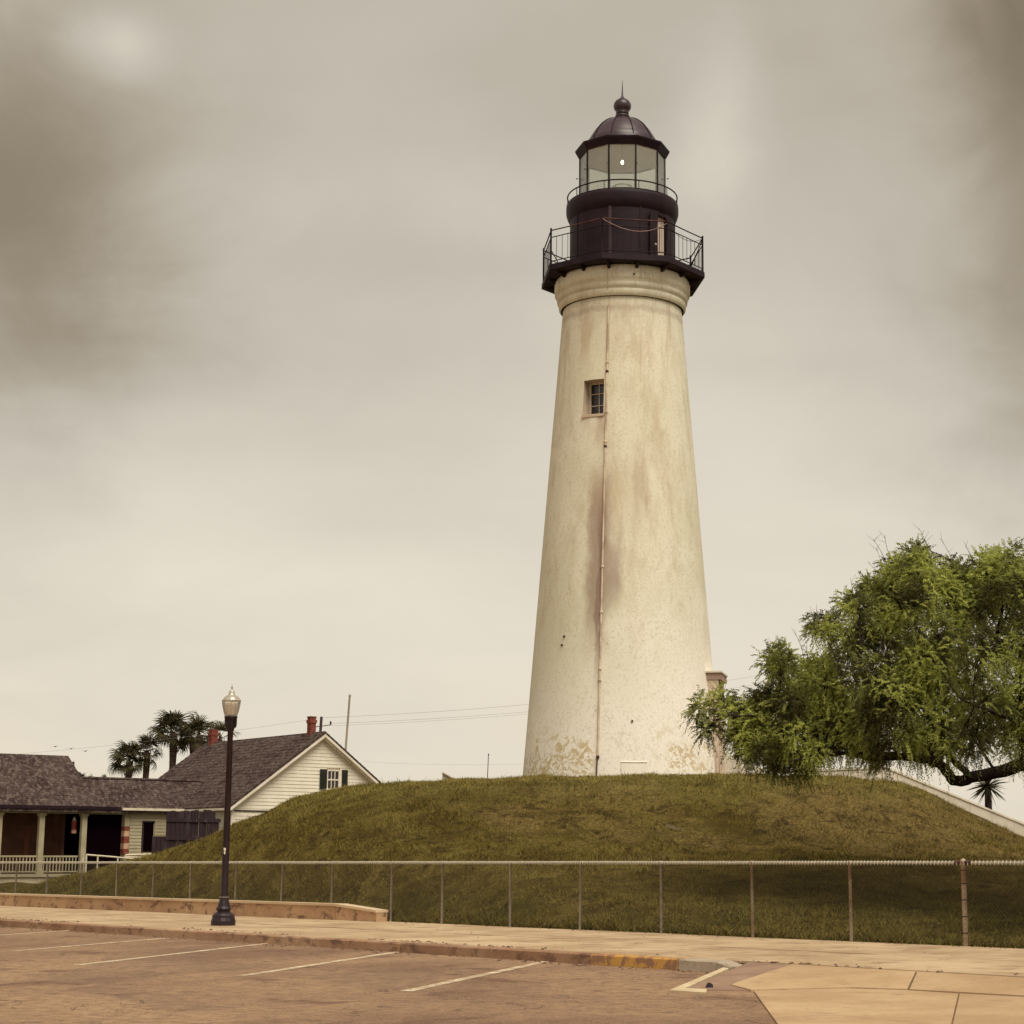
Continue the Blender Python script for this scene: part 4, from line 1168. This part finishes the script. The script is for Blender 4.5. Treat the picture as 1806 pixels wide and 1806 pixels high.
    # columns
    for u in (-77, -2, 73, 148):
        a = A(u); cw = .20
        col = B(a - cw / 2 * 1.1, a + cw / 2 * 1.1, b0 + .0, b0 + .2, zfl - .02, zbm - .0).build('column', WHITE_DIM, root2)
        B(a - cw * .78, a + cw * .78, b0 - .03, b0 + .23, zbm - .10, zbm + .002).build('capital', WHITE_DIM, col)
        B(a - cw * .72, a + cw * .72, b0 - .03, b0 + .23, zfl - .02, zfl + .16).build('plinth', WHITE_DIM, col)
    # porch balustrade
    zr1, zr0 = zz(1509), zz(1536)
    for ua, ub in ((-75, -4), (0, 71), (78, 140)):
        a, b = A(ua), A(ub)
        bl = B(a, b, b0 + .07, b0 + .13, zr1 - .07, zr1).build('balustrade', WHITE_DIM, root2)
        B(a, b, b0 + .07, b0 + .13, zr0 - .05, zr0).build('rail', WHITE_DIM, bl)
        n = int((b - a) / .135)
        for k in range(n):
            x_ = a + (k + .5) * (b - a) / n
            B(x_ - .02, x_ + .02, b0 + .085, b0 + .12, zr0, zr1 - .07).build('baluster', WHITE_DIM, bl)
    # ramp railing in front of the wing: its own thing
    rr = thing('ramp_railing', 'white tubular handrails of the entry ramp in front of the dark porch opening', 'railing', P(A(200), b0 - 1.0, gz))
    pl1 = P(0, b0 - .25, 0); pl2 = P(0, b0 - .1, 0)
    def hp(u, v, pl): return hit(u, v, pl, E1)
    MB().tube([hp(152, 1507.5, pl1), hp(200, 1511.5, pl1), hp(268, 1518, pl1)], .038, 8).build('handrail', WHITEH, rr)
    MB().tube([hp(221, 1508, pl2), hp(262, 1506.8, pl2), hp(292, 1505.8, pl2)], .042, 8).build('handrail', WHITEH, rr)
    MB().tube([hp(221, 1511.5, pl2), hp(276, 1513.5, pl2)], .042, 8).build('handrail', WHITEH, rr)
    for u, v0, v1, pl in ((152.5, 1508, 1541, pl1), (146.5, 1512, 1541, pl1), (172.5, 1510, 1543, pl1), (207.8, 1513, 1533, pl1), (243, 1516, 1530, pl1), (221, 1508, 1537, pl2), (256, 1514, 1526, pl2)):
        t_ = hp(u, v0, pl); MB().tube([t_, Vector((t_.x, t_.y, gz - .1))], .036, 8).build('post', WHITEH, rr)
    # weathered plank fence between wing and cottage
    wfp = P(0, -.45, 0)
    pf = thing('plank_fence', 'dark weathered upright plank fence between the porch wing and the cottage', 'fence', hit(340, 1490, wfp, E1))
    u = 293.0; k = 0
    while u < 386:
        wpx = rnd.uniform(6.2, 8.2)
        top = 1430 + rnd.uniform(-2.2, 2.5)
        if u > 376: top = 1443.5
        a, b = (hit(u + .4, 1450, wfp, E1) - P(0, 0, 0)).dot(E2), (hit(u + wpx - .4, 1450, wfp, E1) - P(0, 0, 0)).dot(E2)
        zt3 = hit(u, top, wfp, E1).z; jit = rnd.uniform(-.02, .02)
        B(a, b, -.47 + jit, -.43 + jit, gz, zt3).build('plank', PLANK, pf)
        u += wpx; k += 1
    u = 268.0
    while u < 291:
        a, b = (hit(u + .3, 1485, wfp, E1) - P(0, 0, 0)).dot(E2), (hit(u + 7, 1485, wfp, E1) - P(0, 0, 0)).dot(E2)
        B(a, b, -.47, -.43, gz, hit(u, 1475, wfp, E1).z).build('plank', PLANK, pf)
        u += 7.4
    a, b = (hit(293, 1450, wfp, E1) - P(0, 0, 0)).dot(E2), (hit(388, 1450, wfp, E1) - P(0, 0, 0)).dot(E2)
    for v in (1446, 1478): B(a, b, -.52, -.475, hit(340, v, wfp, E1).z - .09, hit(340, v, wfp, E1).z + .05).build('rail', PLANK, pf)
    # hanging banded marker under the porch
    hp_ = hit(131.5, 1440, P(0, b0 + .5, 0), E1)
    bo = thing('hanging_marker', 'red banded cylinder with white pointed top hanging under the porch roof', 'buoy', hp_ - Z * .9)
    zl_ = lambda v: hit(131.5, v, P(0, b0 + .5, 0), E1).z
    cc = Vector((hp_.x, hp_.y, 0))
    RED = simple('faded_red', (.26, .05, .035), (.34, .09, .06), 4); PALE = simple('faded_pink', (.62, .32, .22), (.7, .4, .3), 4)
    MB().lathe(cc, [(.10, zl_(1470)), (.11, zl_(1469)), (.11, zl_(1464))], 14, cap=(True, True)).build('band', PALE, bo)
    MB().lathe(cc, [(.10, zl_(1463.5)), (.10, zl_(1453))], 14, cap=(True, True)).build('body', RED, bo)
    MB().lathe(cc, [(.115, zl_(1452.5)), (.115, zl_(1448))], 14, cap=(True, True)).build('band', RED, bo)
    MB().lathe(cc, [(.075, zl_(1447.5)), (.06, zl_(1444)), (.012, zl_(1440.5))], 14, cap=(True, True)).build('tip', WHITE2, bo)
    MB().tube([cc + Z * zl_(1441), cc + Z * (zbm + .3)], .01, 5).build('cord', BLACK, bo)
build_house()

# ------------------------------------------------------------------ street lamp
def build_lamp():
    b = g(393.5, 1632, .15); k = b.y * cp / F * 1.0
    root = thing('street_lamp', 'black post-top street lamp with clear acorn globe and flared base on the sidewalk', 'street lamp', b)
    Yb = b.y
    z = lambda v: zt(v, Yb)
    s = k * 1.005
    z0 = .15
    H = lambda v: z(v) if v < 1632 else z0
    MB().lathe(b - Z * b.z, [(21.5 * s, z0), (21.5 * s, H(1624)), (19.5 * s, H(1618)), (20 * s, H(1615)), (16.5 * s, H(1611)), (11.5 * s, H(1607.5)), (11 * s, H(1606)), (13.2 * s, H(1605)), (13.4 * s, H(1602)), (11.2 * s, H(1599)), (8.4 * s, H(1588)), (7.6 * s, H(1584)), (7.9 * s, H(1583))], 16, False, cap=(True, False)).build('base', LAMPB, root)
    MB().ring(b - Z * b.z, 7.8 * s, H(1582.3), .6 * s, 24).build('collar', GALV, root)
    MB().lathe(b - Z * b.z, [(6.3 * s, H(1582)), (6.2 * s, H(1560)), (4.9 * s, H(1290)), (6.4 * s, H(1289)), (6.4 * s, H(1286)), (7.2 * s, H(1284.5)), (10.2 * s, H(1281.5)), (11 * s, H(1278)), (11 * s, H(1266)), (11.8 * s, H(1265.5)), (11.8 * s, H(1263.5)), (2 * s, H(1263))], 20).build('post', LAMPB, root)
    gl = [(10 * s, H(1263)), (12.5 * s, H(1255)), (14.6 * s, H(1246)), (15.6 * s, H(1239)), (15.8 * s, H(1236))]
    lam = MB().lathe(b - Z * b.z, gl, 32).build('globe', GLOBE, root)
    MB().lathe(b - Z * b.z, [(9.5 * s, H(1262)), (11 * s, H(1250)), (11.5 * s, H(1241)), (8 * s, H(1239)), (.1 * s, H(1238.5))], 24).build('refractor', simple('frosted_refractor', (.85, .74, .62), (.92, .82, .70), 9, .4), lam)
    MB().ring(b - Z * b.z, 16.2 * s, H(1235.5), 1.0 * s, 32).build('rim', simple('globe_rim', (.42, .36, .26), (.55, .47, .36), 9, .3), lam)
    for k_ in range(8):
        a = R(k_ * 45 + 12); d = Vector((math.sin(a), -math.cos(a), 0))
        MB().tube([b - Z * b.z + d * r + Z * zz_ for r, zz_ in [(q[0] + .004, q[1]) for q in gl]], .5 * s, 5).build('rib', bpy.data.materials['globe_rim'], lam)
    MB().lathe(b - Z * b.z, [(15.6 * s, H(1235.5)), (14.5 * s, H(1232)), (11 * s, H(1228.5)), (6.5 * s, H(1226)), (5.4 * s, H(1223)), (5.2 * s, H(1220.5)), (3.6 * s, H(1217.5)), (1.4 * s, H(1216)), (1.1 * s, H(1214.5))], 24).build('cap', glassm('cap_glass', (.95, .93, .86), .3, .62, (.85, .80, .66)), lam)
    MB().lathe(b - Z * b.z, [(.8 * s, H(1215)), (1.1 * s, H(1213.8)), (2.2 * s, H(1212.8)), (.8 * s, H(1211.8)), (.5 * s, H(1208)), (.1 * s, H(1206.5))], 10).build('finial', simple('bronze', (.25, .19, .12), (.3, .22, .15), 9, .4), lam)
    q = b - Z * b.z + Vector((-.01, -5.8 * s, H(1495)))
    for dz, w_ in ((0, .05), (-.07, .035)):
        MB().add([q + Vector((-w_ / 2, 0, dz)), q + Vector((w_ / 2, -.004, dz - .01)), q + Vector((w_ * .3, -.004, dz - .07)), q + Vector((-w_ * .4, 0, dz - .055))], [(0, 3, 2, 1)]).build('torn_sticker', WHITE2, root)
build_lamp()

# ------------------------------------------------------------------ utility poles, masts, wires
def build_poles():
    def pole(name, lab, cat, u0, v0, u1, v1, Y, rpx, m, zb=0):
        top = at(u1, v1, Y); bot = at(u0, v0, Y); d = (top - bot) / (top.z - bot.z)
        base = top - d * (top.z - zb)
        root = thing(name, lab, cat, base)
        r_ = rpx * Y * cp / F
        MB().tube([base, top], [r_ * 1.15, r_ * .85], 8).build('shaft', m, root)
        return root, top, r_
    r1, t1, r_ = pole('utility_pole', 'tall bare pale pole standing behind the cottage roof', 'pole', 610, 1317, 617, 1226, 105, 2.1, POLEW)
    MB().lathe(t1, [(r_ * 1.1, -.05), (r_ * 1.1, 0), (.01, .06)], 8).build('cap', POLEW, r1)
    r2, t2, r_ = pole('utility_pole', 'dark utility pole with thin crossarm just right of the near chimney', 'pole', 565, 1292, 567, 1264, 98, 2.9, POLED)
    a, b = at(556, 1282, 98), at(583, 1278.5, 98)
    MB().tube([a, b], .022, 6).build('crossarm', POLED, r2)
    MB().lathe(b, [(.03, 0), (.05, .04), (.03, .08), (.06, .11), (.02, .2)], 8).build('insulator', POLED, r2)
    r3, t3, r_ = pole('mast', 'thin dark mast rising behind the crest of the mound', 'mast', 859.5, 1378, 861.5, 1331, 85, .8, POLED)
    MB().lathe(t3, [(.01, -.05), (.04, 0), (.01, .05)], 6).build('cap', POLED, r3)
    r4, t4, r_ = pole('utility_pole', 'short dark pole stub showing above the left wing roof', 'pole', 130, 1372, 129.5, 1344, 110, 2.2, POLED)
    MB().lathe(t4, [(r_ * .9, -.05), (r_, 0), (.02, .04)], 8).build('cap', POLED, r4)
    # corner of a white roof behind the mound
    a, b, c_, d_ = at(776, 1384, 84), at(780.5, 1364, 84), at(804, 1377, 84), at(805, 1384, 84)
    ro = thing('boat_shed', 'white shed roof corner peeking over the mound crest', 'shed', at(790, 1400, 84))
    MB().prism([a - Z * 2, b, c_, d_ - Z * 2], Vector((0, 1.6, 0))).build('wall', simple('shed_grey', (.50, .46, .38), (.55, .5, .42), 2), ro)
    MB().tube([b + Vector((0, -.05, .02)), c_ + Vector((0, -.05, .02))], .05, 5).build('roof', POLEW, ro)
    # wires
    def wire(lab, pts, r=.014):
        P_ = [at(*p) for p in pts]
        a, b = P_[0], P_[-1]; n = 24; out = []
        for i in range(n + 1):
            s = i / n; out.append(a.lerp(b, s) - Z * (4 * s * (1 - s) * SAG[0]))
        o = MB().tube(out, r * .7, 4, cap=False).build('overhead_wire', WIREM, org=P_[0]); o['label'] = lab; o['category'] = 'wire'; o['group'] = 'overhead wires behind the lighthouse'
    SAG = [.9]
    wire('topmost overhead wire from the dark pole to the lighthouse side', [(567, 1266, 98), (1700, 1120, 120)], .011)
    wire('second overhead wire, just below the topmost one', [(583, 1276, 98), (1700, 1136, 120)], .011)
    wire('third overhead wire, faint and close under the second', [(583, 1280, 98), (1700, 1140, 121)], .009)
    SAG[0] = .5
    wire('lowest overhead wire skimming the mound crest left of the tower', [(640, 1388, 95), (1200, 1351, 110)], .014)
    wire('faint wire crossing above the mast', [(640, 1343, 120), (1200, 1325, 130)], .008)
    SAG[0] = .3
    wire('faint wire between the chimneys and the left palms', [(-200, 1345, 98), (567, 1266, 98.2)], .009)
build_poles()

# ------------------------------------------------------------------ palms
def frond_mesh(seed):
    r = random.Random(seed); mb = MB()
    # petiole out along +X, gently arching
    pl = r.uniform(.75, .95)
    pts = [Vector((0, 0, 0)), Vector((pl * .5, 0, .06)), Vector((pl, 0, .02))]
    mb.tube(pts, [.035, .02, .015], 4, cap=False)
    o = pts[-1]; n = 17
    for k in range(n):
        a = R(-88 + 176 * k / (n - 1)) + r.uniform(-.04, .04)
        ln = (1.15 if abs(a) < 1 else .9) * r.uniform(.85, 1.1)
        d = Vector((math.cos(a), math.sin(a), 0)); s = Vector((-d.y, d.x, 0)); lift = .10 * math.cos(a)
        w0, w1 = .035, .052
        droop = r.uniform(.25, .65)
        p1 = o + d * ln * .5 + Z * (lift + .03); p2 = o + d * ln * .8 + Z * (lift - droop * .25); p3 = o + d * ln * .97 + Z * (lift - droop)
        v = [o - s * .008, o + s * .008, p1 + s * w1, p1 - s * w1, p2 + s * w0, p2 - s * w0, p3]
        mb.add(v, [(0, 1, 2, 3), (3, 2, 4, 5), (5, 4, 6)])
    return mb.mesh('frond', PALMM)
FR = [frond_mesh(i) for i in range(4)]
def palm(u, v, Y, scale, nfr, lab, trunk_u, seed, cat='palm tree', skirt=.55, wind=.35, vb=1400, grp='fan palms behind the cottage roof'):
    r = random.Random(seed)
    top = at(u, v, Y); tb = at(trunk_u, vb, Y)
    base = Vector((tb.x, Y, .3))
    root = thing('palm_tree', lab, cat, base, grp)
    n = 10; pts = []; rad = []
    for i in range(n + 1):
        s = i / n
        q = base.lerp(top, s); 
        # lean happens mostly in the upper third
        q.x = base.x + (top.x - base.x) * s ** 1.5 + .06 * math.sin(s * 5 + seed)
        pts.append(q); rad.append((.21 - .03 * s + (.09 * scale * max(0, (s - .72) / .28)) * (1.2 if s < .97 else .6)))
    MB().tube(pts, [q * min(1.25, scale) for q in rad], 10, False).build('trunk', PALMB, root)
    # old leaf bases
    lb = MB()
    for k in range(50):
        a = r.uniform(0, 6.283); s = r.uniform(.72, .98); i = int(s * n); q = pts[i].lerp(pts[min(i + 1, n)], s * n - i); rr = rad[i] * .95
        d = Vector((math.cos(a), math.sin(a), 0)); t_ = Vector((-d.y, d.x, 0))
        lb.add([q + d * rr - t_ * .05, q + d * rr + t_ * .05, q + d * (rr + .16) + Z * r.uniform(-.2, .12)], [(0, 1, 2)])
    lb.build('leaf_bases', PALMB, root, kind='stuff')
    for k in range(nfr):
        a = 2.39996 * k + r.uniform(-.3, .3)
        el = R(78) - R(125) * (k / nfr) ** .9 + r.uniform(-.15, .15)
        d = Vector((math.cos(a) * math.cos(el), math.sin(a) * math.cos(el), math.sin(el)))
        d = (d + Vector((-wind, 0, 0))).normalized()
        s = scale * r.uniform(.75, 1.12) * .84
        q = d.to_track_quat('X', 'Z') @ Matrix.Rotation(r.uniform(-.7, .7), 3, 'X').to_quaternion()
        o = place('frond', FR[k % 4], root, top + d * .05, q.to_euler(), s)
palm(229, 1343, 125, .92, 26, 'leftmost and lowest fan palm in the clump behind the wing roof', 228, 1)
palm(259, 1327, 125, .90, 24, 'fan palm second from the left, with a tapering shaggy neck', 257, 2)
palm(305, 1293, 125, 1.0, 30, 'tallest fan palm, with a dark thick upper trunk', 303, 3)
palm(338, 1300, 127, .80, 22, 'fan palm between the tallest one and the one beside the brick chimney', 352, 5)
palm(352, 1296, 124, .95, 20, 'rightmost fan palm, leaning just left of the brick chimney', 345, 4)
palm(388, 1303, 128, .85, 18, 'fan palm mostly hidden behind the far brick chimney', 392, 6)
palm(142, 1375, 150, .42, 14, 'tiny far palm crown above the left end of the wing roof', 142, 7, grp='far palm crowns above the wing roof')
palm(163, 1379, 150, .38, 12, 'tiny far palm crown in the middle above the wing roof', 163, 8, grp='far palm crowns above the wing roof')
palm(184, 1378, 150, .34, 10, 'tiny far palm crown nearest the fan palm clump', 184, 9, grp='far palm crowns above the wing roof')

# ------------------------------------------------------------------ spiky plant at the right
def build_yucca():
    c = at(1742, 1386, 60.5)
    base = Vector((c.x, c.y, float(hgt(c.x, c.y))))
    root = thing('yucca', 'dark spiky yucca half hidden under the tree limb by the stairway', 'plant', base)
    MB().tube([base - Z * .1, c], [.14, .10], 8).build('trunk', BARK, root)
    mb = MB(); r = random.Random(3)
    for k in range(150):
        a = r.uniform(0, 6.283); el = r.uniform(-1.0, 1.4); d = Vector((math.cos(a) * math.cos(el), math.sin(a) * math.cos(el), math.sin(el))); s = d.orthogonal().normalized()
        s = Matrix.Rotation(r.uniform(0, 3.14), 3, d) @ s; l = r.uniform(.5, .85)
        mb.add([c - s * .012, c + s * .012, c + d * l * .5 + s * .018, c + d * l * .5 - s * .018, c + d * l - Z * .06], [(0, 1, 2, 3), (3, 2, 4)])
    mb.build('spiky_leaves', PALMM, root, kind='stuff')
build_yucca()

# ------------------------------------------------------------------ mesquite tree
def build_tree():
    r = random.Random(5)
    Y0 = 39.5
    tb = Vector((at(1905, 1600, Y0).x, Y0, 0)); tb.z = float(hgt(tb.x, tb.y)) - .1
    root = thing('mesquite_tree', 'broad feathery green mesquite tree with dark low limb reaching in from the right', 'tree', tb)
    fork = at(1890, 1400, Y0)
    limbs = []
    def limb(pts, r0, r1, sub=4):
        P_ = [Vector(p) for p in pts]
        out = []
        for i in range(len(P_) - 1):
            a = P_[max(i - 1, 0)]; b = P_[i]; c = P_[i + 1]; d = P_[min(i + 2, len(P_) - 1)]
            for k in range(sub):
                t = k / sub
                q = .5 * ((2 * b) + (c - a) * t + (2 * a - 5 * b + 4 * c - d) * t * t + (3 * b - a - 3 * c + d) * t ** 3)
                out.append(q + Vector((r.uniform(-1, 1), r.uniform(-1, 1), r.uniform(-1, 1))) * .025)
        out.append(P_[-1]); n = len(out)
        rad = [r0 + (r1 - r0) * (i / (n - 1)) ** .8 for i in range(n)]
        mb.tube(out, rad, 8); limbs.append((out, rad))
    mb = MB()
    A = lambda u, v, dy=0: at(u, v, Y0 + dy)
    mb.tube([tb, tb.lerp(fork, .5) + Vector((.1, 0, 0)), fork], [.34, .27, .24], 12)
    limb([fork, A(1830, 1350, -.2), A(1768, 1358, -.5), A(1712, 1372, -.7), A(1683, 1376, -.8), A(1664, 1352, -.9), A(1625, 1338, -1), A(1570, 1336, -1), A(1525, 1333, -1.1), A(1495, 1312, -1.2), A(1450, 1300, -1.2), A(1400, 1285, -1.2), A(1340, 1265, -1.2), A(1285, 1262, -1.2)], .17, .015)
    limb([A(1683, 1376, -.8), A(1640, 1325, -.2), A(1600, 1290, .2), A(1540, 1260, .5), A(1480, 1220, .8), A(1420, 1190, 1)], .085, .015)
    limb([fork, A(1840, 1280, .5), A(1760, 1240, .8), A(1680, 1195, 1), A(1600, 1150, 1), A(1545, 1105, .8), A(1500, 1060, .6)], .16, .015)
    limb([fork, A(1860, 1260, -.6), A(1800, 1180, -.9), A(1740, 1110, -1), A(1685, 1060, -.8), A(1635, 1012, -.5)], .15, .015)
    limb([fork, A(1890, 1250, .2), A(1850, 1140, 0), A(1795, 1060, .4), A(1758, 1020, .4)], .14, .015)
    limb([fork, A(1960, 1280, 1), A(2040, 1200, 1.4), A(2130, 1130, 1.5), A(2210, 1110, 1.2)], .15, .02)
    limb([fork, A(1930, 1240, -.6), A(1980, 1100, -1), A(2020, 1030, -1)], .13, .02)
    limb([A(1525, 1333, -1.1), A(1480, 1330, -1.5), A(1430, 1335, -1.8), A(1395, 1342, -2)], .05, .012)
    limb([A(1712, 1372, -.7), A(1650, 1310, -1.8), A(1580, 1270, -2.4), A(1510, 1250, -2.6)], .08, .012)
    limb([fork, A(1830, 1300, -2), A(1760, 1260, -3), A(1690, 1230, -3.4)], .10, .012)
    limb([fork, A(1900, 1280, -3), A(1960, 1240, -5.5), A(2030, 1210, -7)], .12, .02)
    limb([fork, A(1850, 1290, 2), A(1780, 1230, 3), A(1700, 1160, 3.2)], .10, .012)
    puffs = [(1240, 1248, 26), (1272, 1226, 26), (1300, 1262, 34), (1250, 1285, 20), (1340, 1282, 36), (1362, 1238, 36), (1386, 1178, 36), (1378, 1146, 20), (1420, 1205, 40), (1402, 1285, 38),
             (1388, 1325, 24), (1458, 1165, 34), (1452, 1100, 22), (1478, 1248, 44), (1470, 1300, 28), (1504, 1115, 34), (1514, 1058, 24), (1532, 1185, 46), (1542, 1265, 46), (1536, 1020, 20), (1562, 1095, 40),
             (1580, 998, 30), (1622, 975, 24), (1600, 1050, 44), (1612, 1150, 48), (1600, 1235, 46), (1590, 1292, 30), (1650, 1025, 42), (1662, 1105, 48), (1672, 1195, 50), (1660, 1275, 36), (1682, 1000, 26),
             (1718, 1055, 46), (1730, 1145, 50), (1736, 1235, 50), (1722, 1295, 32), (1742, 992, 32), (1790, 1035, 46), (1800, 1130, 52), (1800, 1225, 52), (1790, 1300, 36), (1782, 970, 30), (1850, 990, 44),
             (1860, 1080, 54), (1870, 1180, 54), (1860, 1270, 48), (1930, 1020, 54), (1940, 1120, 58), (1940, 1220, 56), (2010, 1060, 56), (2020, 1160, 58), (2010, 1260, 50), (2090, 1110, 56), (2100, 1210, 54), (2170, 1160, 50), (2190, 1230, 40), (1330, 1330, 16), (1410, 1350, 16), (1365, 1352, 14), (1520, 1300, 30), (1560, 1325, 18), (1440, 1325, 22), (1625, 1308, 28), (1680, 1318, 20), (1505, 1285, 38), (1570, 1045, 34), (1625, 1000, 32), (1700, 1020, 40), (1760, 1010, 38), (1640, 1150, 44), (1575, 1215, 44), (1460, 1205, 36), (1325, 1262, 30), (1345, 1228, 24), (1398, 1245, 36), (1372, 1308, 28), (1440, 1262, 38), (1312, 1300, 24), (1345, 1318, 20)]
    allp = []
    pxm = Y0 / F
    for (u, v, rad) in puffs:
        ext = .35 + 3.3 * max(0, min(1, (min(u, 4000 - u) - 1205) / 520)) * (1 - .35 * max(0, (1120 - v) / 170))
        n = 1 if ext < .8 else (2 if ext < 1.7 else 3)
        for k in range(n):
            dy = (-.4 if n == 1 else (-1 + 2 * k / (n - 1)) * ext * .8) + r.uniform(-.4, .4)
            du, dv = (0, 0) if k == 0 else (r.uniform(-22, 22), r.uniform(-18, 14))
            allp.append((A(u + du, v + dv + 16 * max(0, min(1, (1250 - v) / 180)), dy), rad * pxm * r.uniform(.85, 1.08)))
    for k in range(85):      # unseen crown right of the view, added and shaped to shade the lawn
        p = Vector((r.uniform(7.2, 13.2), r.uniform(30.0, 37.5), r.uniform(3.6, 6.4)))
        if CX + F * p.x / p.y < 1900: p.x += 1.3
        allp.append((p, r.uniform(.6, .85)))
    tw = MB()
    leafc, leafd, leafl, leafs = [], [], [], []
    for c, rad in allp:
        # join to nearest limb point that lies trunk-wards
        best = None
        for out, rr in limbs:
            for i in range(1, len(out)):
                q = out[i]; dd = (q - c).length + (.8 if q.x < c.x - .2 else 0) + (.3 if q.z > c.z else 0)
                if best is None or dd < best[0]: best = (dd, q, rr[i])
        q = best[1]; mid = (q + c) / 2 + Vector((r.uniform(-.15, .15), r.uniform(-.15, .15), r.uniform(-.12, .18)))
        n = 6; pts = []
        for i in range(n + 1):
            t = i / n; pts.append(q * (1 - t) ** 2 + mid * 2 * t * (1 - t) + c * t * t + Vector((r.uniform(-1, 1), r.uniform(-1, 1), r.uniform(-1, 1))) * .02)
        r0 = min(best[2] * .6, .035)
        tw.tube(pts, [r0 + (.012 - r0) * i / n for i in range(n + 1)], 5, cap=False)
        for k in range(7):
            d = Vector((r.gauss(0, 1), r.gauss(0, 1), r.gauss(.3, 1))).normalized()
            s0 = pts[r.randint(2, n)]
            e = c + d * rad * r.uniform(.6, 1.0)
            m_ = (s0 + e) / 2 + Vector((r.uniform(-1, 1), r.uniform(-1, 1), r.uniform(0, 1))) * .08
            tw.tube([s0, m_, e, e + d * .12 + Vector((r.uniform(-.06, .06), 0, .03))], [.010, .008, .005, .003], 3, cap=False)
        ns = int(36 + 140 * rad ** 1.3 / .45)
        for k in range(ns):
            d = Vector((r.gauss(0, 1), r.gauss(0, 1), r.gauss(0, 1))).normalized()
            p = c + Vector((d.x, d.y, d.z * .85)) * rad * (r.random() ** .4) 
            dirv = (d * .7 + Vector((r.gauss(0, .6), r.gauss(0, .6), r.gauss(.05, .5)))).normalized()
            ln = r.uniform(.12, .30)
            up = p.z > c.z + rad * .4; low = d.z < -.6
            if low: ln *= 1.3
            m = r.randint(26, 38)
            for j in range(m):
                t = (j + 1) / m
                q = p + dirv * ln * t - Z * (.13 * t * t * (ln / .3) * (.3 if up else (2.2 if low else .9)))
                side = 1 if j % 2 else -1
                s = dirv.cross(Z); 
                if s.length < .1: s = Vector((1, 0, 0))
                s.normalize()
                ld = (dirv * .45 + s * side * .7 + Vector((r.gauss(0, .3), r.gauss(0, .3), r.gauss(-.5, .3)))).normalized()
                leafc.append(q); leafd.append(ld); leafl.append(r.uniform(.03, .062)); 
    # boughs of the near side, towards the street
    # bare upper twigs that stick out of the crown
    for u, v in ((1530, 990), (1545, 965), (1560, 945), (1500, 1020), (1440, 1075), (1430, 1085), (1465, 1070), (1620, 930), (1622, 940), (1660, 950), (1540, 950), (1400, 1110), (1700, 955), (1355, 1125)):
        e = A(u, v, r.uniform(-.6, .6)); s0 = e + Vector((r.uniform(.15, .45), 0, -r.uniform(.5, .8)))
        m_ = (s0 + e) / 2 + Vector((r.uniform(-.1, .1), 0, 0)); tw.tube([s0, m_, e], [.008, .006, .003], 3, cap=False)
        for k in range(3):
            q = m_.lerp(e, r.random()); tw.tube([q, q + Vector((r.uniform(-.2, .2), r.uniform(-.1, .1), r.uniform(.05, .2)))], [.004, .002], 3, cap=False)
    mb.build('trunk', BARK, root)
    tw.build('twigs', BARK, root, kind='stuff')
    c = np.array([tuple(q) for q in leafc]); d = np.array([tuple(q) for q in leafd]); l = np.array(leafl)[:, None]
    rv = rng.normal(size=c.shape); s = np.cross(d, rv); s /= np.linalg.norm(s, axis=1)[:, None]
    wd = .0098 * rng.uniform(.7, 1.3, (len(c), 1))
    a0 = c; a1 = c + d * l * .5 + s * wd; a2 = c + d * l; a3 = c + d * l * .5 - s * wd
    v = np.stack([a0, a1, a2, a3], 1).reshape(-1, 3); f = np.arange(len(v)).reshape(-1, 4)
    print('leaflets', len(f))
    o = bpy.data.objects.new('crown', npmesh('crown', v, f, LEAF, 4, org=ORG[root.name])); C.objects.link(o); o.parent = root
    o['kind'] = 'stuff'
build_tree()

# ------------------------------------------------------------------ birds
def build_birds():
    me = MB()
    me.tube([Vector((-.16, 0, 0)), Vector((-.05, 0, .01)), Vector((.08, 0, .01)), Vector((.2, 0, 0))], [.008, .05, .04, .006], 8)
    me.add([(-.02, .03, .02), (.08, .03, .02), (.05, .32, .10), (-.03, .30, .10), (.0, .62, .04), (-.02, -.03, .02), (.08, -.03, .02), (.05, -.32, .10), (-.03, -.30, .10), (.0, -.62, .04)], [(0, 1, 2, 3), (3, 2, 4), (6, 5, 8, 7), (7, 8, 9)])
    mesh = me.mesh('bird', POLED)
    for (u, v, lab, rz) in ((97, 1317, 'leftmost of three small birds flying above the left roof', 1.2), (125, 1320.5, 'middle bird of three above the left roof', 1.35), (150, 1325, 'rightmost and lowest bird above the left roof', 1.15)):
        o = bpy.data.objects.new('bird', mesh); C.objects.link(o); o.location = at(u, v, 85); o.rotation_euler = (0, .1, rz)
        o['label'] = lab; o['category'] = 'bird'; o['group'] = 'birds over the left roof'; o.scale = (.45,) * 3
build_birds()
